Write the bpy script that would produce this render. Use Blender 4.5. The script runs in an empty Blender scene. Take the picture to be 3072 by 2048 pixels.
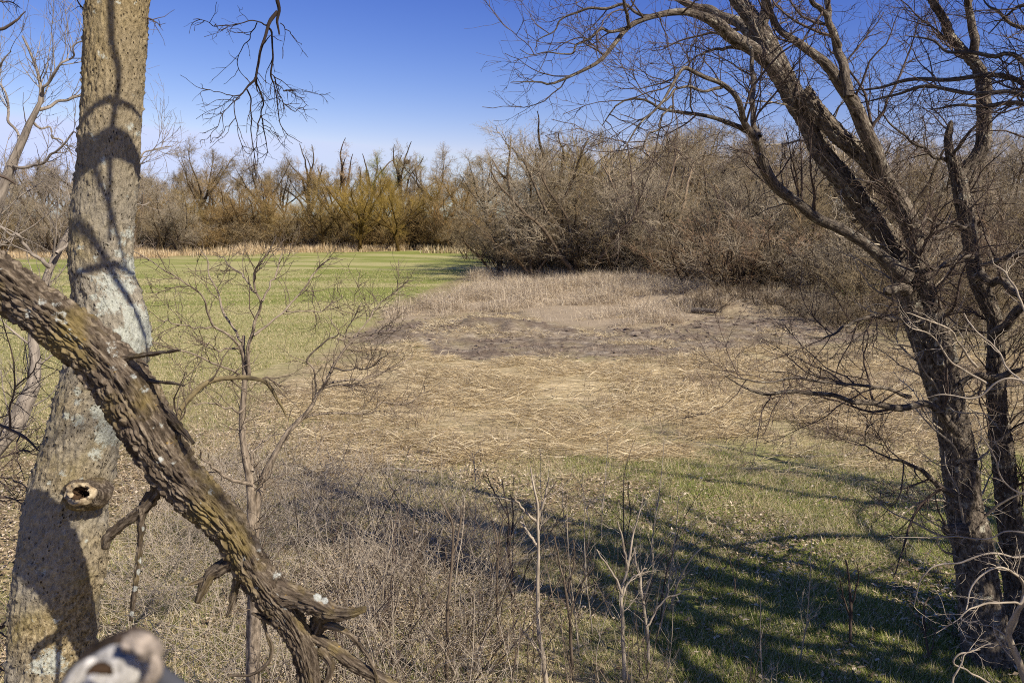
import bpy, math, random
import numpy as np
from mathutils import Vector

# ------------------------------------------------------------------ camera, sky, sun, exposure
SC = bpy.context.scene
COL = SC.collection
F, CX, CY = 2412.0, 1536.0, 1024.0          # focal length and centre, in pixels of a 3072 px wide frame
PITCH = math.radians(8.9)
CAMZ = 5.0
cam_d = bpy.data.cameras.new("camera")
cam = bpy.data.objects.new("camera", cam_d)
COL.objects.link(cam)
cam.location = (0, 0, CAMZ)
cam.rotation_euler = (math.radians(90) - PITCH, 0, 0)
cam_d.sensor_width = 36.0
cam_d.lens = 36.0 * F / 3072.0
cam_d.clip_start = 0.05
cam_d.clip_end = 5000
cam_d.dof.use_dof = True
cam_d.dof.focus_distance = 6.5
cam_d.dof.aperture_fstop = 7.0
SC.camera = cam

SUN_EL = math.radians(41)
SUN_H = (0.755, -0.655)                     # horizontal direction towards the sun
wd = bpy.data.worlds.new("World")
SC.world = wd
wd.use_nodes = True
wn = wd.node_tree
sky = wn.nodes.new("ShaderNodeTexSky")
sky.sky_type = 'NISHITA'
sky.sun_disc = False
sky.sun_elevation = SUN_EL
sky.sun_rotation = math.atan2(SUN_H[0], SUN_H[1])
sky.altitude = 400
sky.air_density = 1.0
sky.dust_density = 0.35
sky.ozone_density = 3.2
bg = wn.nodes["Background"]
bg.inputs[1].default_value = 0.0758
tintn = wn.nodes.new("ShaderNodeMix"); tintn.data_type = 'RGBA'; tintn.blend_type = 'MULTIPLY'
tintn.inputs[0].default_value = 1.0
tintn.inputs[7].default_value = (0.98, 0.90, 1.22, 1)     # the photograph's bluer rendering of the whole sky
wn.links.new(sky.outputs[0], tintn.inputs[6])
sepn = wn.nodes.new("ShaderNodeSeparateColor"); comn = wn.nodes.new("ShaderNodeCombineColor")
wn.links.new(tintn.outputs[2], sepn.inputs[0])
for k_, (top_, pw_, mul_) in enumerate([(4.5, 2.04, 0.246), (5.8, 1.765, 0.2706), (11.0, 1.07, 0.736)]):
    prev = sepn.outputs[k_]
    for op_, v_ in (('MAXIMUM', (1.45, 2.2, 3.9)[k_]), ('MINIMUM', top_), ('POWER', pw_), ('MULTIPLY', mul_)):   # the film's steeper blue, over the whole sky alike
        mn = wn.nodes.new("ShaderNodeMath"); mn.operation = op_
        wn.links.new(prev, mn.inputs[0]); mn.inputs[1].default_value = v_
        prev = mn.outputs[0]
    wn.links.new(prev, comn.inputs[k_])
wn.links.new(comn.outputs[0], bg.inputs[0])

sun_d = bpy.data.lights.new("sun", 'SUN')
sun_d.energy = 4.5
sun_d.angle = math.radians(0.5)
sun_d.color = (1.0, 0.905, 0.765)
sun = bpy.data.objects.new("sun", sun_d)
COL.objects.link(sun)
SUN_DIR = Vector((SUN_H[0] * math.cos(SUN_EL), SUN_H[1] * math.cos(SUN_EL), math.sin(SUN_EL))).normalized()
sun.rotation_euler = SUN_DIR.to_track_quat('Z', 'Y').to_euler()
sun.location = (20, -20, 30)

SC.view_settings.view_transform = 'Standard'
SC.view_settings.look = 'None'
SC.view_settings.exposure = 0.66
SC.view_settings.gamma = 1.0
SC.view_settings.use_curve_mapping = False
SC.cycles.use_denoising = False
SC.cycles.filter_width = 1.0

rng = np.random.default_rng(7)
random.seed(7)
cP, sP = math.cos(PITCH), math.sin(PITCH)

# ------------------------------------------------------------------ helpers: pixels to places
def ray(px, py):
    u = (px - CX) / F
    v = (CY - py) / F
    return np.array([u, cP + v * sP, -sP + v * cP])
def WY(px, py, Y):                           # the point seen at a pixel, Y metres in front of the camera
    d = ray(px, py)
    return np.array([0, 0, CAMZ]) + d * (Y / d[1])
def GP(px, py):                              # the point of level ground seen at a pixel
    d = ray(px, py)
    return np.array([0, 0, CAMZ]) + d * (CAMZ / -d[2])
def depth_of(p):
    return p[1] * cP + (CAMZ - p[2]) * sP

# ------------------------------------------------------------------ numpy noise
_T = np.random.default_rng(11).random(4096) * 2 - 1
_PM = np.random.default_rng(12).permutation(4096)
def vn(p):
    p = np.asarray(p, dtype=np.float64)
    i = np.floor(p).astype(np.int64)
    f = p - i
    f = f * f * (3 - 2 * f)
    def h(dx, dy, dz):
        a = _PM[(i[..., 0] + dx) & 4095]
        a = _PM[(a + i[..., 1] + dy) & 4095]
        return _T[_PM[(a + i[..., 2] + dz) & 4095]]
    fx, fy, fz = f[..., 0], f[..., 1], f[..., 2]
    x00 = h(0,0,0) * (1-fx) + h(1,0,0) * fx
    x10 = h(0,1,0) * (1-fx) + h(1,1,0) * fx
    x01 = h(0,0,1) * (1-fx) + h(1,0,1) * fx
    x11 = h(0,1,1) * (1-fx) + h(1,1,1) * fx
    return (x00 * (1-fy) + x10 * fy) * (1-fz) + (x01 * (1-fy) + x11 * fy) * fz
def fbm(p, o=4, g=0.5):
    p = np.asarray(p, dtype=np.float64)
    a, s, r = 1.0, 0.0, 0.0
    for k in range(o):
        r = r + a * vn(p * (2 ** k) + 17.3 * k)
        s += a
        a *= g
    return r / s
def v2(x, y, sc, o=3, off=0.0):
    return fbm(np.stack([x * sc + off, y * sc - off, np.full_like(x, 3.7 + off)], -1), o)
def sstep(a, b, x):
    t = np.clip((x - a) / (b - a), 0, 1)
    return t * t * (3 - 2 * t)

# ------------------------------------------------------------------ helpers: objects
def link(name, mesh, parent=None, loc=None):
    o = bpy.data.objects.new(name, mesh)
    COL.objects.link(o)
    if parent: o.parent = parent
    if loc is not None: o.location = loc
    return o
def tag(o, label=None, cat=None, group=None, kind=None):
    if label: o['label'] = label
    if cat: o['category'] = cat
    if group: o['group'] = group
    if kind: o['kind'] = kind
    return o
def thing(name, label, cat, loc=(0, 0, 0), group=None):
    o = link(name, None, None, loc)
    o.empty_display_size = 0.2
    return tag(o, label, cat, group)
def mesh_np(name, verts, quads=None, tris=None, mat=None, smooth=True, attrs=None):
    m = bpy.data.meshes.new(name)
    verts = np.asarray(verts, dtype=np.float32).reshape(-1, 3)
    q = np.zeros((0, 4), np.int32) if quads is None else np.asarray(quads, np.int32).reshape(-1, 4)
    t = np.zeros((0, 3), np.int32) if tris is None else np.asarray(tris, np.int32).reshape(-1, 3)
    m.vertices.add(len(verts))
    m.vertices.foreach_set("co", verts.ravel())
    nl = q.size + t.size
    m.loops.add(nl)
    m.loops.foreach_set("vertex_index", np.concatenate([q.ravel(), t.ravel()]))
    m.polygons.add(len(q) + len(t))
    ls = np.concatenate([np.arange(len(q)) * 4, q.size + np.arange(len(t)) * 3]).astype(np.int32)
    m.polygons.foreach_set("loop_start", ls)
    m.polygons.foreach_set("use_smooth", np.full(len(q) + len(t), smooth, dtype=bool))
    for k, (ty, arr) in (attrs or {}).items():
        a = m.attributes.new(k, ty, 'POINT')
        a.data.foreach_set("vector" if ty == 'FLOAT_VECTOR' else ("color" if ty == 'FLOAT_COLOR' else "value"),
                           np.asarray(arr, np.float32).ravel())
    m.update()
    m.validate()
    if mat: m.materials.append(mat)
    return m

def frames(P):
    T = np.gradient(P, axis=1)
    T /= np.linalg.norm(T, axis=2, keepdims=True) + 1e-9
    mean = P[:, -1] - P[:, 0]
    mean /= np.linalg.norm(mean, axis=1, keepdims=True) + 1e-9
    ref = np.where(np.abs(mean[:, 2:3]) < 0.8, np.array([[0, 0, 1.0]]), np.array([[0.1, 1.0, 0.0]]))
    ref = np.broadcast_to(ref[:, None, :], P.shape)
    U = np.cross(T, ref)
    U /= np.linalg.norm(U, axis=2, keepdims=True) + 1e-9
    V = np.cross(T, U)
    return T, U, V
def tubes(sets, S):
    """sets: list of (P (N,K,3), R (N,K)); returns verts, quads, bark coordinate"""
    VV, QQ, BB, off = [], [], [], 0
    for P, R in sets:
        if len(P) == 0: continue
        N, K, _ = P.shape
        T, U, V = frames(P)
        th = np.linspace(0, 2 * math.pi, S, endpoint=False)
        c, s = np.cos(th), np.sin(th)
        ring = U[:, :, None, :] * c[None, None, :, None] + V[:, :, None, :] * s[None, None, :, None]
        vv = P[:, :, None, :] + ring * R[:, :, None, None]
        seg = np.linalg.norm(np.diff(P, axis=1), axis=2)
        L = np.concatenate([np.zeros((N, 1)), np.cumsum(seg, axis=1)], axis=1)
        r0 = R[:, :1]
        bb = np.stack([np.broadcast_to((r0 * 1.0)[:, :, None] * c, (N, K, S)),
                       np.broadcast_to((r0 * 1.0)[:, :, None] * s, (N, K, S)),
                       np.broadcast_to((L + np.arange(N)[:, None] * 1.37)[:, :, None], (N, K, S))], -1)
        idx = off + np.arange(N * K * S).reshape(N, K, S)
        a = idx[:, :-1, :]
        b = np.roll(a, -1, axis=2)
        d = idx[:, 1:, :]
        e = np.roll(d, -1, axis=2)
        VV.append(vv.reshape(-1, 3)); BB.append(bb.reshape(-1, 3))
        QQ.append(np.stack([a, b, e, d], -1).reshape(-1, 4))
        off += N * K * S
    if not VV: return np.zeros((0, 3)), np.zeros((0, 4), int), np.zeros((0, 3))
    return np.concatenate(VV), np.concatenate(QQ), np.concatenate(BB)
def tube_mesh(name, groups, mat):
    """groups: list of (sets, sides)"""
    VV, QQ, BB, off = [], [], [], 0
    for sets, S in groups:
        v, q, b = tubes(sets, S)
        VV.append(v); QQ.append(q + off); BB.append(b); off += len(v)
    return mesh_np(name, np.concatenate(VV), np.concatenate(QQ), None, mat, True,
                   {"bark": ('FLOAT_VECTOR', np.concatenate(BB))})

def catmull(pts, n):
    p = np.asarray(pts, float)
    p = np.vstack([2 * p[0] - p[1], p, 2 * p[-1] - p[-2]])
    m = len(p) - 3
    t = np.linspace(0, m, n)
    i = np.minimum(t.astype(int), m - 1)
    f = (t - i)[:, None]
    a, b, c, d = p[i], p[i + 1], p[i + 2], p[i + 3]
    return 0.5 * (2 * b + (c - a) * f + (2 * a - 5 * b + 4 * c - d) * f ** 2 + (3 * b - a - 3 * c + d) * f ** 3)
def even(path, n):                           # resample (x,y,z,r) by arc length
    c = catmull(path, max(n * 3, 60))
    L = np.concatenate([[0], np.cumsum(np.linalg.norm(np.diff(c[:, :3], axis=0), axis=1))])
    t = np.linspace(0, L[-1], n)
    return np.stack([np.interp(t, L, c[:, k]) for k in range(c.shape[1])], -1)
def traced(pts, Y0, Y1=None, n=28, wob=0.0):
    """pts: (px, py, width px); placed at distances Y0..Y1 in front of the camera; returns (n,3),(n)"""
    Y1 = Y0 if Y1 is None else Y1
    out = []
    for k, (px, py, w) in enumerate(pts):
        t = k / max(1, len(pts) - 1)
        p = WY(px, py, Y0 + (Y1 - Y0) * t)
        out.append([*p, 0.5 * w * depth_of(p) / F])
    e = even(out, n)
    if wob:
        L = np.linspace(0, 9, n)
        o = rng.random(3) * 50
        for k in range(3):
            e[:, k] += wob * vn(np.stack([L + o[k], np.full(n, o[0]), np.full(n, 2.5)], -1)) * np.minimum(1, np.arange(n) / 3)
    e[:, 3] = np.maximum(e[:, 3], 0.0016)
    return e[:, :3], e[:, 3]

def spawn(P, R, n, t0, t1, ang, L, K, wob, trop, rr, rmin, taper=0.25, byparent=True, flat=0.0, g=rng):
    """n side shoots on the polylines P: (N,K,3). ang in degrees (lo,hi), L (lo,hi) metres"""
    N, KP, _ = P.shape
    n = int(n)
    if n <= 0 or N == 0: return np.zeros((0, K, 3)), np.zeros((0, K))
    ln = np.linalg.norm(np.diff(P, axis=1), axis=2).sum(1)
    w = ln / ln.sum()
    idx = g.choice(N, n, p=w)
    t = t0 + (t1 - t0) * g.random(n)
    x = t * (KP - 1)
    i = np.minimum(x.astype(int), KP - 2)
    f = (x - i)[:, None]
    A, B = P[idx, i], P[idx, i + 1]
    pos = A * (1 - f) + B * f
    tan = B - A
    tan /= np.linalg.norm(tan, axis=1, keepdims=True) + 1e-9
    rad = R[idx, i] * (1 - f[:, 0]) + R[idx, i + 1] * f[:, 0]
    v = g.normal(size=(n, 3))
    v[:, 2] *= (1 - flat)
    v -= tan * (v * tan).sum(1, keepdims=True)
    v /= np.linalg.norm(v, axis=1, keepdims=True) + 1e-9
    a = np.radians(ang[0] + (ang[1] - ang[0]) * g.random(n))[:, None]
    d = np.cos(a) * tan + np.sin(a) * v
    l = L[0] + (L[1] - L[0]) * g.random(n) ** 1.3
    if byparent: l = l * (1.0 - 0.55 * t)
    r0 = np.maximum(np.minimum(np.minimum(rad * rr, rad * 0.9), l * 0.014 + 0.0005), rmin)
    out = np.zeros((n, K, 3)); out[:, 0] = pos
    trop = np.asarray(trop, float)
    for k in range(1, K):
        d = d + g.normal(size=(n, 3)) * wob + trop
        d /= np.linalg.norm(d, axis=1, keepdims=True) + 1e-9
        out[:, k] = out[:, k - 1] + d * (l / (K - 1))[:, None]
    tp = np.linspace(1, taper, K)
    return out, np.maximum(r0[:, None] * tp[None, :], rmin * 0.55)

# ------------------------------------------------------------------ materials
def nmat(name, rough=0.9, spec=0.15):
    m = bpy.data.materials.new(name)
    m.use_nodes = True
    nt = m.node_tree
    b = nt.nodes["Principled BSDF"]
    b.inputs["Roughness"].default_value = rough
    b.inputs["Specular IOR Level"].default_value = spec
    return m, nt, b
def nd(nt, t, **k):
    n = nt.nodes.new(t)
    for a, v in k.items(): setattr(n, a, v)
    return n
def noise(nt, vec, scale, detail=4, rough=0.55, dist=0.0):
    n = nd(nt, "ShaderNodeTexNoise")
    n.inputs["Scale"].default_value = scale
    n.inputs["Detail"].default_value = detail
    n.inputs["Roughness"].default_value = rough
    n.inputs["Distortion"].default_value = dist
    if vec: nt.links.new(vec, n.inputs["Vector"])
    return n.outputs["Fac"]
def ramp(nt, fac, stops, interp='LINEAR'):
    r = nd(nt, "ShaderNodeValToRGB")
    r.color_ramp.interpolation = interp
    e = r.color_ramp.elements
    while len(e) < len(stops): e.new(0.5)
    for k, (p, c) in enumerate(stops):
        e[k].position = p
        e[k].color = (*c, 1) if len(c) == 3 else c
    nt.links.new(fac, r.inputs[0])
    return r.outputs[0]
def g3(v): return (v, v, v)
def mix(nt, fac, a, b, mode='MIX'):
    m = nd(nt, "ShaderNodeMix", data_type='RGBA', blend_type=mode)
    for sock, val in ((m.inputs[0], fac), (m.inputs[6], a), (m.inputs[7], b)):
        if isinstance(val, (int, float)): sock.default_value = val
        elif isinstance(val, tuple): sock.default_value = (*val, 1)
        else: nt.links.new(val, sock)
    return m.outputs[2]
def attr(nt, name):
    a = nd(nt, "ShaderNodeAttribute"); a.attribute_name = name
    return a
def scaled(nt, vec, sx, sy, sz):
    m = nd(nt, "ShaderNodeMapping")
    m.inputs["Scale"].default_value = (sx, sy, sz)
    nt.links.new(vec, m.inputs["Vector"])
    return m.outputs[0]
def bump(nt, b, h, strength, dist):
    n = nd(nt, "ShaderNodeBump")
    n.inputs["Strength"].default_value = strength
    n.inputs["Distance"].default_value = dist
    nt.links.new(h, n.inputs["Height"])
    nt.links.new(n.outputs[0], b.inputs["Normal"])

def bark_simple(name, dark, pale, sc=14, stretch=0.35, bstr=0.6, bdist=0.02, tint=False, lich=None, lam=0.62):
    m, nt, b = nmat(name)
    v = attr(nt, "bark").outputs["Vector"]
    vs = scaled(nt, v, 1, 1, stretch)
    n1 = noise(nt, vs, sc, 5, 0.65)
    c = ramp(nt, n1, [(0.34, dark), (0.66, pale)])
    if lich:
        n2 = noise(nt, v, 9, 5, 0.7)
        c = mix(nt, ramp(nt, n2, [(lam - 0.02, g3(0)), (lam + 0.03, g3(1))]), c, lich)
    if tint:
        oi = nd(nt, "ShaderNodeObjectInfo")
        c = mix(nt, 1.0, c, oi.outputs["Color"], 'MULTIPLY')
    nt.links.new(c, b.inputs["Base Color"])
    bump(nt, b, n1, bstr, bdist)
    return m

def make_lichen_bark():
    m, nt, b = nmat("lichen_bark", 0.92)
    v = attr(nt, "bark").outputs["Vector"]
    fine = noise(nt, scaled(nt, v, 1, 1, 0.6), 70, 6, 0.7)
    mid = noise(nt, v, 9, 5, 0.6)
    big = noise(nt, v, 2.6, 3, 0.5)
    c = ramp(nt, fine, [(0.34, (0.055, 0.042, 0.024)), (0.47, (0.23, 0.18, 0.10)), (0.62, (0.43, 0.355, 0.215))])
    yel = ramp(nt, mid, [(0.5, g3(0)), (0.66, g3(0.65))])
    c = mix(nt, yel, c, mix(nt, fine, (0.09, 0.07, 0.02), (0.46, 0.37, 0.15)))
    # warm mossy upper stem, greyer lower stem
    sep = nd(nt, "ShaderNodeSeparateXYZ"); nt.links.new(v, sep.inputs[0])
    grey = ramp(nt, big, [(0.34, g3(0)), (0.56, g3(0.75))])
    c = mix(nt, grey, c, mix(nt, fine, (0.10, 0.09, 0.07), (0.44, 0.41, 0.35)))
    zz = nd(nt, "ShaderNodeSeparateXYZ"); nt.links.new(nd(nt, "ShaderNodeTexCoord").outputs["Object"], zz.inputs[0])
    mr = nd(nt, "ShaderNodeMapRange"); nt.links.new(zz.outputs[2], mr.inputs[0])
    mr.inputs[1].default_value = 4.9; mr.inputs[2].default_value = 5.6; mr.inputs[4].default_value = 0.62
    c = mix(nt, mr.outputs[0], c, mix(nt, fine, (0.075, 0.055, 0.024), (0.50, 0.385, 0.19)))   # older, tan bark higher up
    # dark warts and pits
    vo = nd(nt, "ShaderNodeTexVoronoi"); vo.inputs["Scale"].default_value = 80
    vo.inputs["Randomness"].default_value = 1
    nt.links.new(scaled(nt, v, 1, 1, 0.55), vo.inputs["Vector"])
    pit = ramp(nt, vo.outputs["Distance"], [(0.14, g3(1)), (0.26, g3(0))])
    pm = nd(nt, "ShaderNodeMath", operation='MULTIPLY'); nt.links.new(pit, pm.inputs[0])
    nt.links.new(ramp(nt, mid, [(0.42, g3(1)), (0.55, g3(0))]), pm.inputs[1])
    c = mix(nt, pm.outputs[0], c, (0.055, 0.042, 0.028))
    # pale crusts, from the mesh attribute
    la = attr(nt, "crust").outputs["Fac"]
    ln = noise(nt, v, 48, 6, 0.8)
    add = nd(nt, "ShaderNodeMath", operation='ADD'); nt.links.new(la, add.inputs[0]); nt.links.new(ln, add.inputs[1])
    hv = nd(nt, "ShaderNodeMath", operation='MULTIPLY'); nt.links.new(add.outputs[0], hv.inputs[0]); hv.inputs[1].default_value = 0.5
    lm = ramp(nt, hv.outputs[0], [(0.46, g3(0)), (0.495, g3(0.95))])
    c = mix(nt, lm, c, mix(nt, noise(nt, v, 120, 2), (0.24, 0.255, 0.21), (0.60, 0.62, 0.55)))
    nt.links.new(c, b.inputs["Base Color"])
    h = nd(nt, "ShaderNodeMath", operation='SUBTRACT')
    nt.links.new(fine, h.inputs[0]); nt.links.new(pm.outputs[0], h.inputs[1])
    bump(nt, b, h.outputs[0], 1.0, 0.014)
    return m
def make_furrow_bark():
    m, nt, b = nmat("furrowed_bark", 0.9)
    v = attr(nt, "bark").outputs["Vector"]
    vs = scaled(nt, v, 1, 1, 0.16)
    n1 = noise(nt, vs, 95, 6, 0.7)
    c = ramp(nt, n1, [(0.32, (0.022, 0.016, 0.011)), (0.50, (0.095, 0.073, 0.052)), (0.68, (0.28, 0.232, 0.172))])
    big = noise(nt, v, 6, 4, 0.6)
    c = mix(nt, ramp(nt, big, [(0.5, g3(0)), (0.66, g3(0.6))]), c, mix(nt, n1, (0.08, 0.065, 0.025), (0.36, 0.27, 0.09)))
    la = attr(nt, "crust").outputs["Fac"]
    add = nd(nt, "ShaderNodeMath", operation='ADD')
    nt.links.new(la, add.inputs[0]); nt.links.new(noise(nt, v, 75, 6, 0.8), add.inputs[1])
    hv = nd(nt, "ShaderNodeMath", operation='MULTIPLY'); nt.links.new(add.outputs[0], hv.inputs[0]); hv.inputs[1].default_value = 0.5
    c = mix(nt, ramp(nt, hv.outputs[0], [(0.51, g3(0)), (0.55, g3(0.95))]), c,
            mix(nt, noise(nt, v, 160, 2), (0.20, 0.21, 0.185), (0.58, 0.60, 0.56)))
    ora = noise(nt, v, 17, 4, 0.7)
    c = mix(nt, ramp(nt, ora, [(0.66, g3(0)), (0.70, g3(0.8))]), c, (0.38, 0.24, 0.05))
    nt.links.new(c, b.inputs["Base Color"])
    bump(nt, b, n1, 1.0, 0.010)
    return m
def blade_mat(name, stops, patch=None, psc=0.5, trans=0.25):
    """colour of each blade from its own random number"""
    m, nt, b = nmat(name, 0.75, 0.2)
    ge = nd(nt, "ShaderNodeNewGeometry")
    c = ramp(nt, ge.outputs["Random Per Island"], stops)
    if patch:
        tc = nd(nt, "ShaderNodeTexCoord")
        n = noise(nt, tc.outputs["Object"], psc, 3, 0.6)
        c = mix(nt, ramp(nt, n, [(0.4, g3(0)), (0.62, g3(0.85))]), c, patch)
    nt.links.new(c, b.inputs["Base Color"])
    tr = nd(nt, "ShaderNodeBsdfTranslucent"); nt.links.new(c, tr.inputs[0])
    ms = nd(nt, "ShaderNodeMixShader"); ms.inputs[0].default_value = trans
    nt.links.new(b.outputs[0], ms.inputs[1]); nt.links.new(tr.outputs[0], ms.inputs[2])
    nt.links.new(ms.outputs[0], nt.nodes["Material Output"].inputs[0])
    return m

M = {}
M['lichen'] = make_lichen_bark()
M['furrow'] = make_furrow_bark()
M['bark_a'] = bark_simple("dark_ridged_bark", (0.022, 0.016, 0.012), (0.24, 0.20, 0.155), 34, 0.35, 1.0, 0.025, False, (0.36, 0.34, 0.27), 0.60)
M['twig_a'] = bark_simple("dark_twig_bark", (0.045, 0.032, 0.026), (0.16, 0.12, 0.095), 8)
M['twig_pale'] = bark_simple("pale_twig_bark", (0.22, 0.18, 0.135), (0.54, 0.465, 0.36), 10)
M['sap'] = bark_simple("sapling_bark", (0.085, 0.066, 0.048), (0.36, 0.295, 0.22), 22, 0.5)
M['sap_twig'] = bark_simple("sapling_twig_bark", (0.06, 0.044, 0.032), (0.21, 0.165, 0.12), 8)
M['wood_bark'] = bark_simple("woodland_bark", (0.05, 0.038, 0.028), (0.19, 0.15, 0.11), 4, 0.3, 0.5, 0.05, True)
M['wood_twig'] = bark_simple("woodland_twig_bark", (0.17, 0.148, 0.112), (0.50, 0.435, 0.34), 1.5, 1, 0, 0.01, True)
M['left_bark'] = bark_simple("grey_smooth_bark", (0.13, 0.11, 0.09), (0.36, 0.31, 0.25), 12, 0.4, 0.4, 0.01)

# ------------------------------------------------------------------ ground shape and zones
def poly(pts): return np.array([GP(a, b)[:2] for a, b in pts])
Z_FIELD = np.vstack([poly([(-1500, 1320), (250, 1320), (520, 1270), (700, 1200), (850, 1120), (1000, 1040), (1120, 965), (1200, 905), (1330, 850), (1420, 815), (1470, 795), (1475, 748), (1380, 744), (1000, 752), (700, 765), (400, 778)]),
                     np.array([[-75, 92.0], [-160, 88]])])
Z_MUD = poly([(1020, 1010), (1150, 975), (1330, 955), (1560, 930), (1600, 975), (1750, 985), (2050, 975), (2150, 940), (2420, 945), (2640, 990), (2560, 1030), (2200, 1050), (1900, 1072), (1640, 1070), (1440, 1082), (1290, 1070), (1260, 1030), (1090, 1035)])
Z_STRAW = poly([(640, 1340), (900, 1150), (1060, 1090), (1180, 1085), (1270, 1085), (1420, 1095), (1700, 1085), (2100, 1065), (2560, 1050), (3100, 1040), (3500, 1200), (3300, 1360), (2760, 1380), (2350, 1355), (2000, 1370), (1850, 1420), (1560, 1440), (1350, 1420), (1200, 1380), (1000, 1370)])
Z_GREEN = poly([(1700, 1420), (2000, 1372), (2350, 1362), (2800, 1390), (3300, 1400), (3600, 1700), (3500, 2200), (2200, 2200), (1900, 1900), (1750, 1650)])
Z_TALL = poly([(1330, 900), (1480, 830), (1700, 826), (2000, 850), (2200, 890), (2700, 930), (3100, 930), (3100, 960), (2500, 948), (2140, 940), (2050, 975), (1800, 985), (1620, 975), (1560, 928), (1300, 950), (1150, 970), (1160, 930)])
def inside(pg, x, y):
    r = np.zeros(x.shape, bool)
    n = len(pg)
    for i in range(n):
        x1, y1 = pg[i]; x2, y2 = pg[(i + 1) % n]
        c = ((y1 > y) != (y2 > y))
        xi = (x2 - x1) * (y - y1) / (y2 - y1 + 1e-12) + x1
        r ^= c & (x < xi)
    return r
def zone(pg, x, y, soft=0.05, k=7):
    d = np.hypot(x, y)
    acc = np.zeros(x.shape)
    for j in range(k):
        s = soft * d * (0.3 + j / k)
        nx = v2(x, y, 0.9, 3, 5.1 + j * 3.3) * s
        ny = v2(x, y, 0.9, 3, 25.7 + j * 2.9) * s * 2.0
        acc += inside(pg, x + nx, y + ny)
    return acc / k
def mud_of(x, y): return zone(Z_MUD, x, y, 0.03)
BANK = poly([(1300, 935), (1560, 905), (1760, 895), (2050, 915), (2140, 938), (2400, 942), (2700, 955), (3100, 965), (3600, 975)])
def H(x, y, mud=None):
    x = np.asarray(x, float); y = np.asarray(y, float)
    d = np.hypot(x, y)
    if mud is None: mud = mud_of(x, y)
    h = 0.10 * v2(x, y, 0.16, 3) * sstep(2, 9, d) + 0.035 * v2(x, y, 0.9, 3, 9)
    lump = v2(x, y, 1.1, 4, 31)
    h = h + mud * (0.16 * np.abs(lump) + 0.09 * v2(x, y, 3.2, 3, 4) - 0.05)
    mc = GP(1480, 985)
    h = h + 0.62 * np.exp(-(((x - mc[0]) / 2.7) ** 2 + ((y - mc[1]) / 2.1) ** 2)) * (0.85 + 0.3 * lump)
    mc = GP(1250, 1010)
    h = h + 0.25 * np.exp(-(((x - mc[0]) / 2.0) ** 2 + ((y - mc[1]) / 1.6) ** 2))
    # wheel ruts
    rut = np.sin((y - 0.25 * x) * 2 * math.pi / 1.9 + 0.6 * v2(x, y, 0.2, 2, 3))
    h = h - mud * 0.06 * sstep(0.6, 0.95, rut)
    by = np.interp(x, BANK[:, 0], BANK[:, 1]) + 0.5 * v2(x, y * 0, 0.7, 3, 2)
    amt = sstep(3.0, 9.0, x) * (1 - sstep(60, 90, d))
    h = h + amt * 0.42 * sstep(-0.25, 0.25, y - by)
    h = h + 0.006 * np.clip(d - 70, 0, 900) * sstep(0.0, 0.6, x / (np.abs(y) + 1e-3))
    return h
def Hs(x, y): return float(H(np.array([x]), np.array([y]))[0])

rr = np.concatenate([[0.0], np.geomspace(0.6, 6.0, 26), np.geomspace(6.15, 70, 330), np.geomspace(72, 1800, 60)])
a_f = np.linspace(-50, 50, 440)
a_b = np.linspace(50, 310, 60)[1:-1]
aa = np.radians(np.concatenate([a_f, a_b]))
RR, AA = np.meshgrid(rr, aa, indexing='ij')
gx, gy = RR * np.sin(AA), RR * np.cos(AA)
g_mud = mud_of(gx, gy)
gz = H(gx, gy, g_mud)
g_field = zone(Z_FIELD, gx, gy, 0.035 + 0.13 * (1 - sstep(14, 40, np.hypot(gx, gy))), 12)
g_straw = np.clip(zone(Z_STRAW, gx, gy, 0.11) * (0.75 + 0.9 * v2(gx, gy, 0.5, 4, 8)), 0, 1)
g_green = np.clip(zone(Z_GREEN, gx, gy, 0.34, 14) * (0.9 + 1.0 * v2(gx, gy, 0.5, 4, 21)), 0, 1)
g_far = sstep(60, 150, RR)
nR, nA = RR.shape
ii = np.arange(nR * nA).reshape(nR, nA)
q = np.stack([ii[:-1], np.roll(ii[:-1], -1, 1), np.roll(ii[1:], -1, 1), ii[1:]], -1).reshape(-1, 4)
q = q[:, ::-1]
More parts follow.
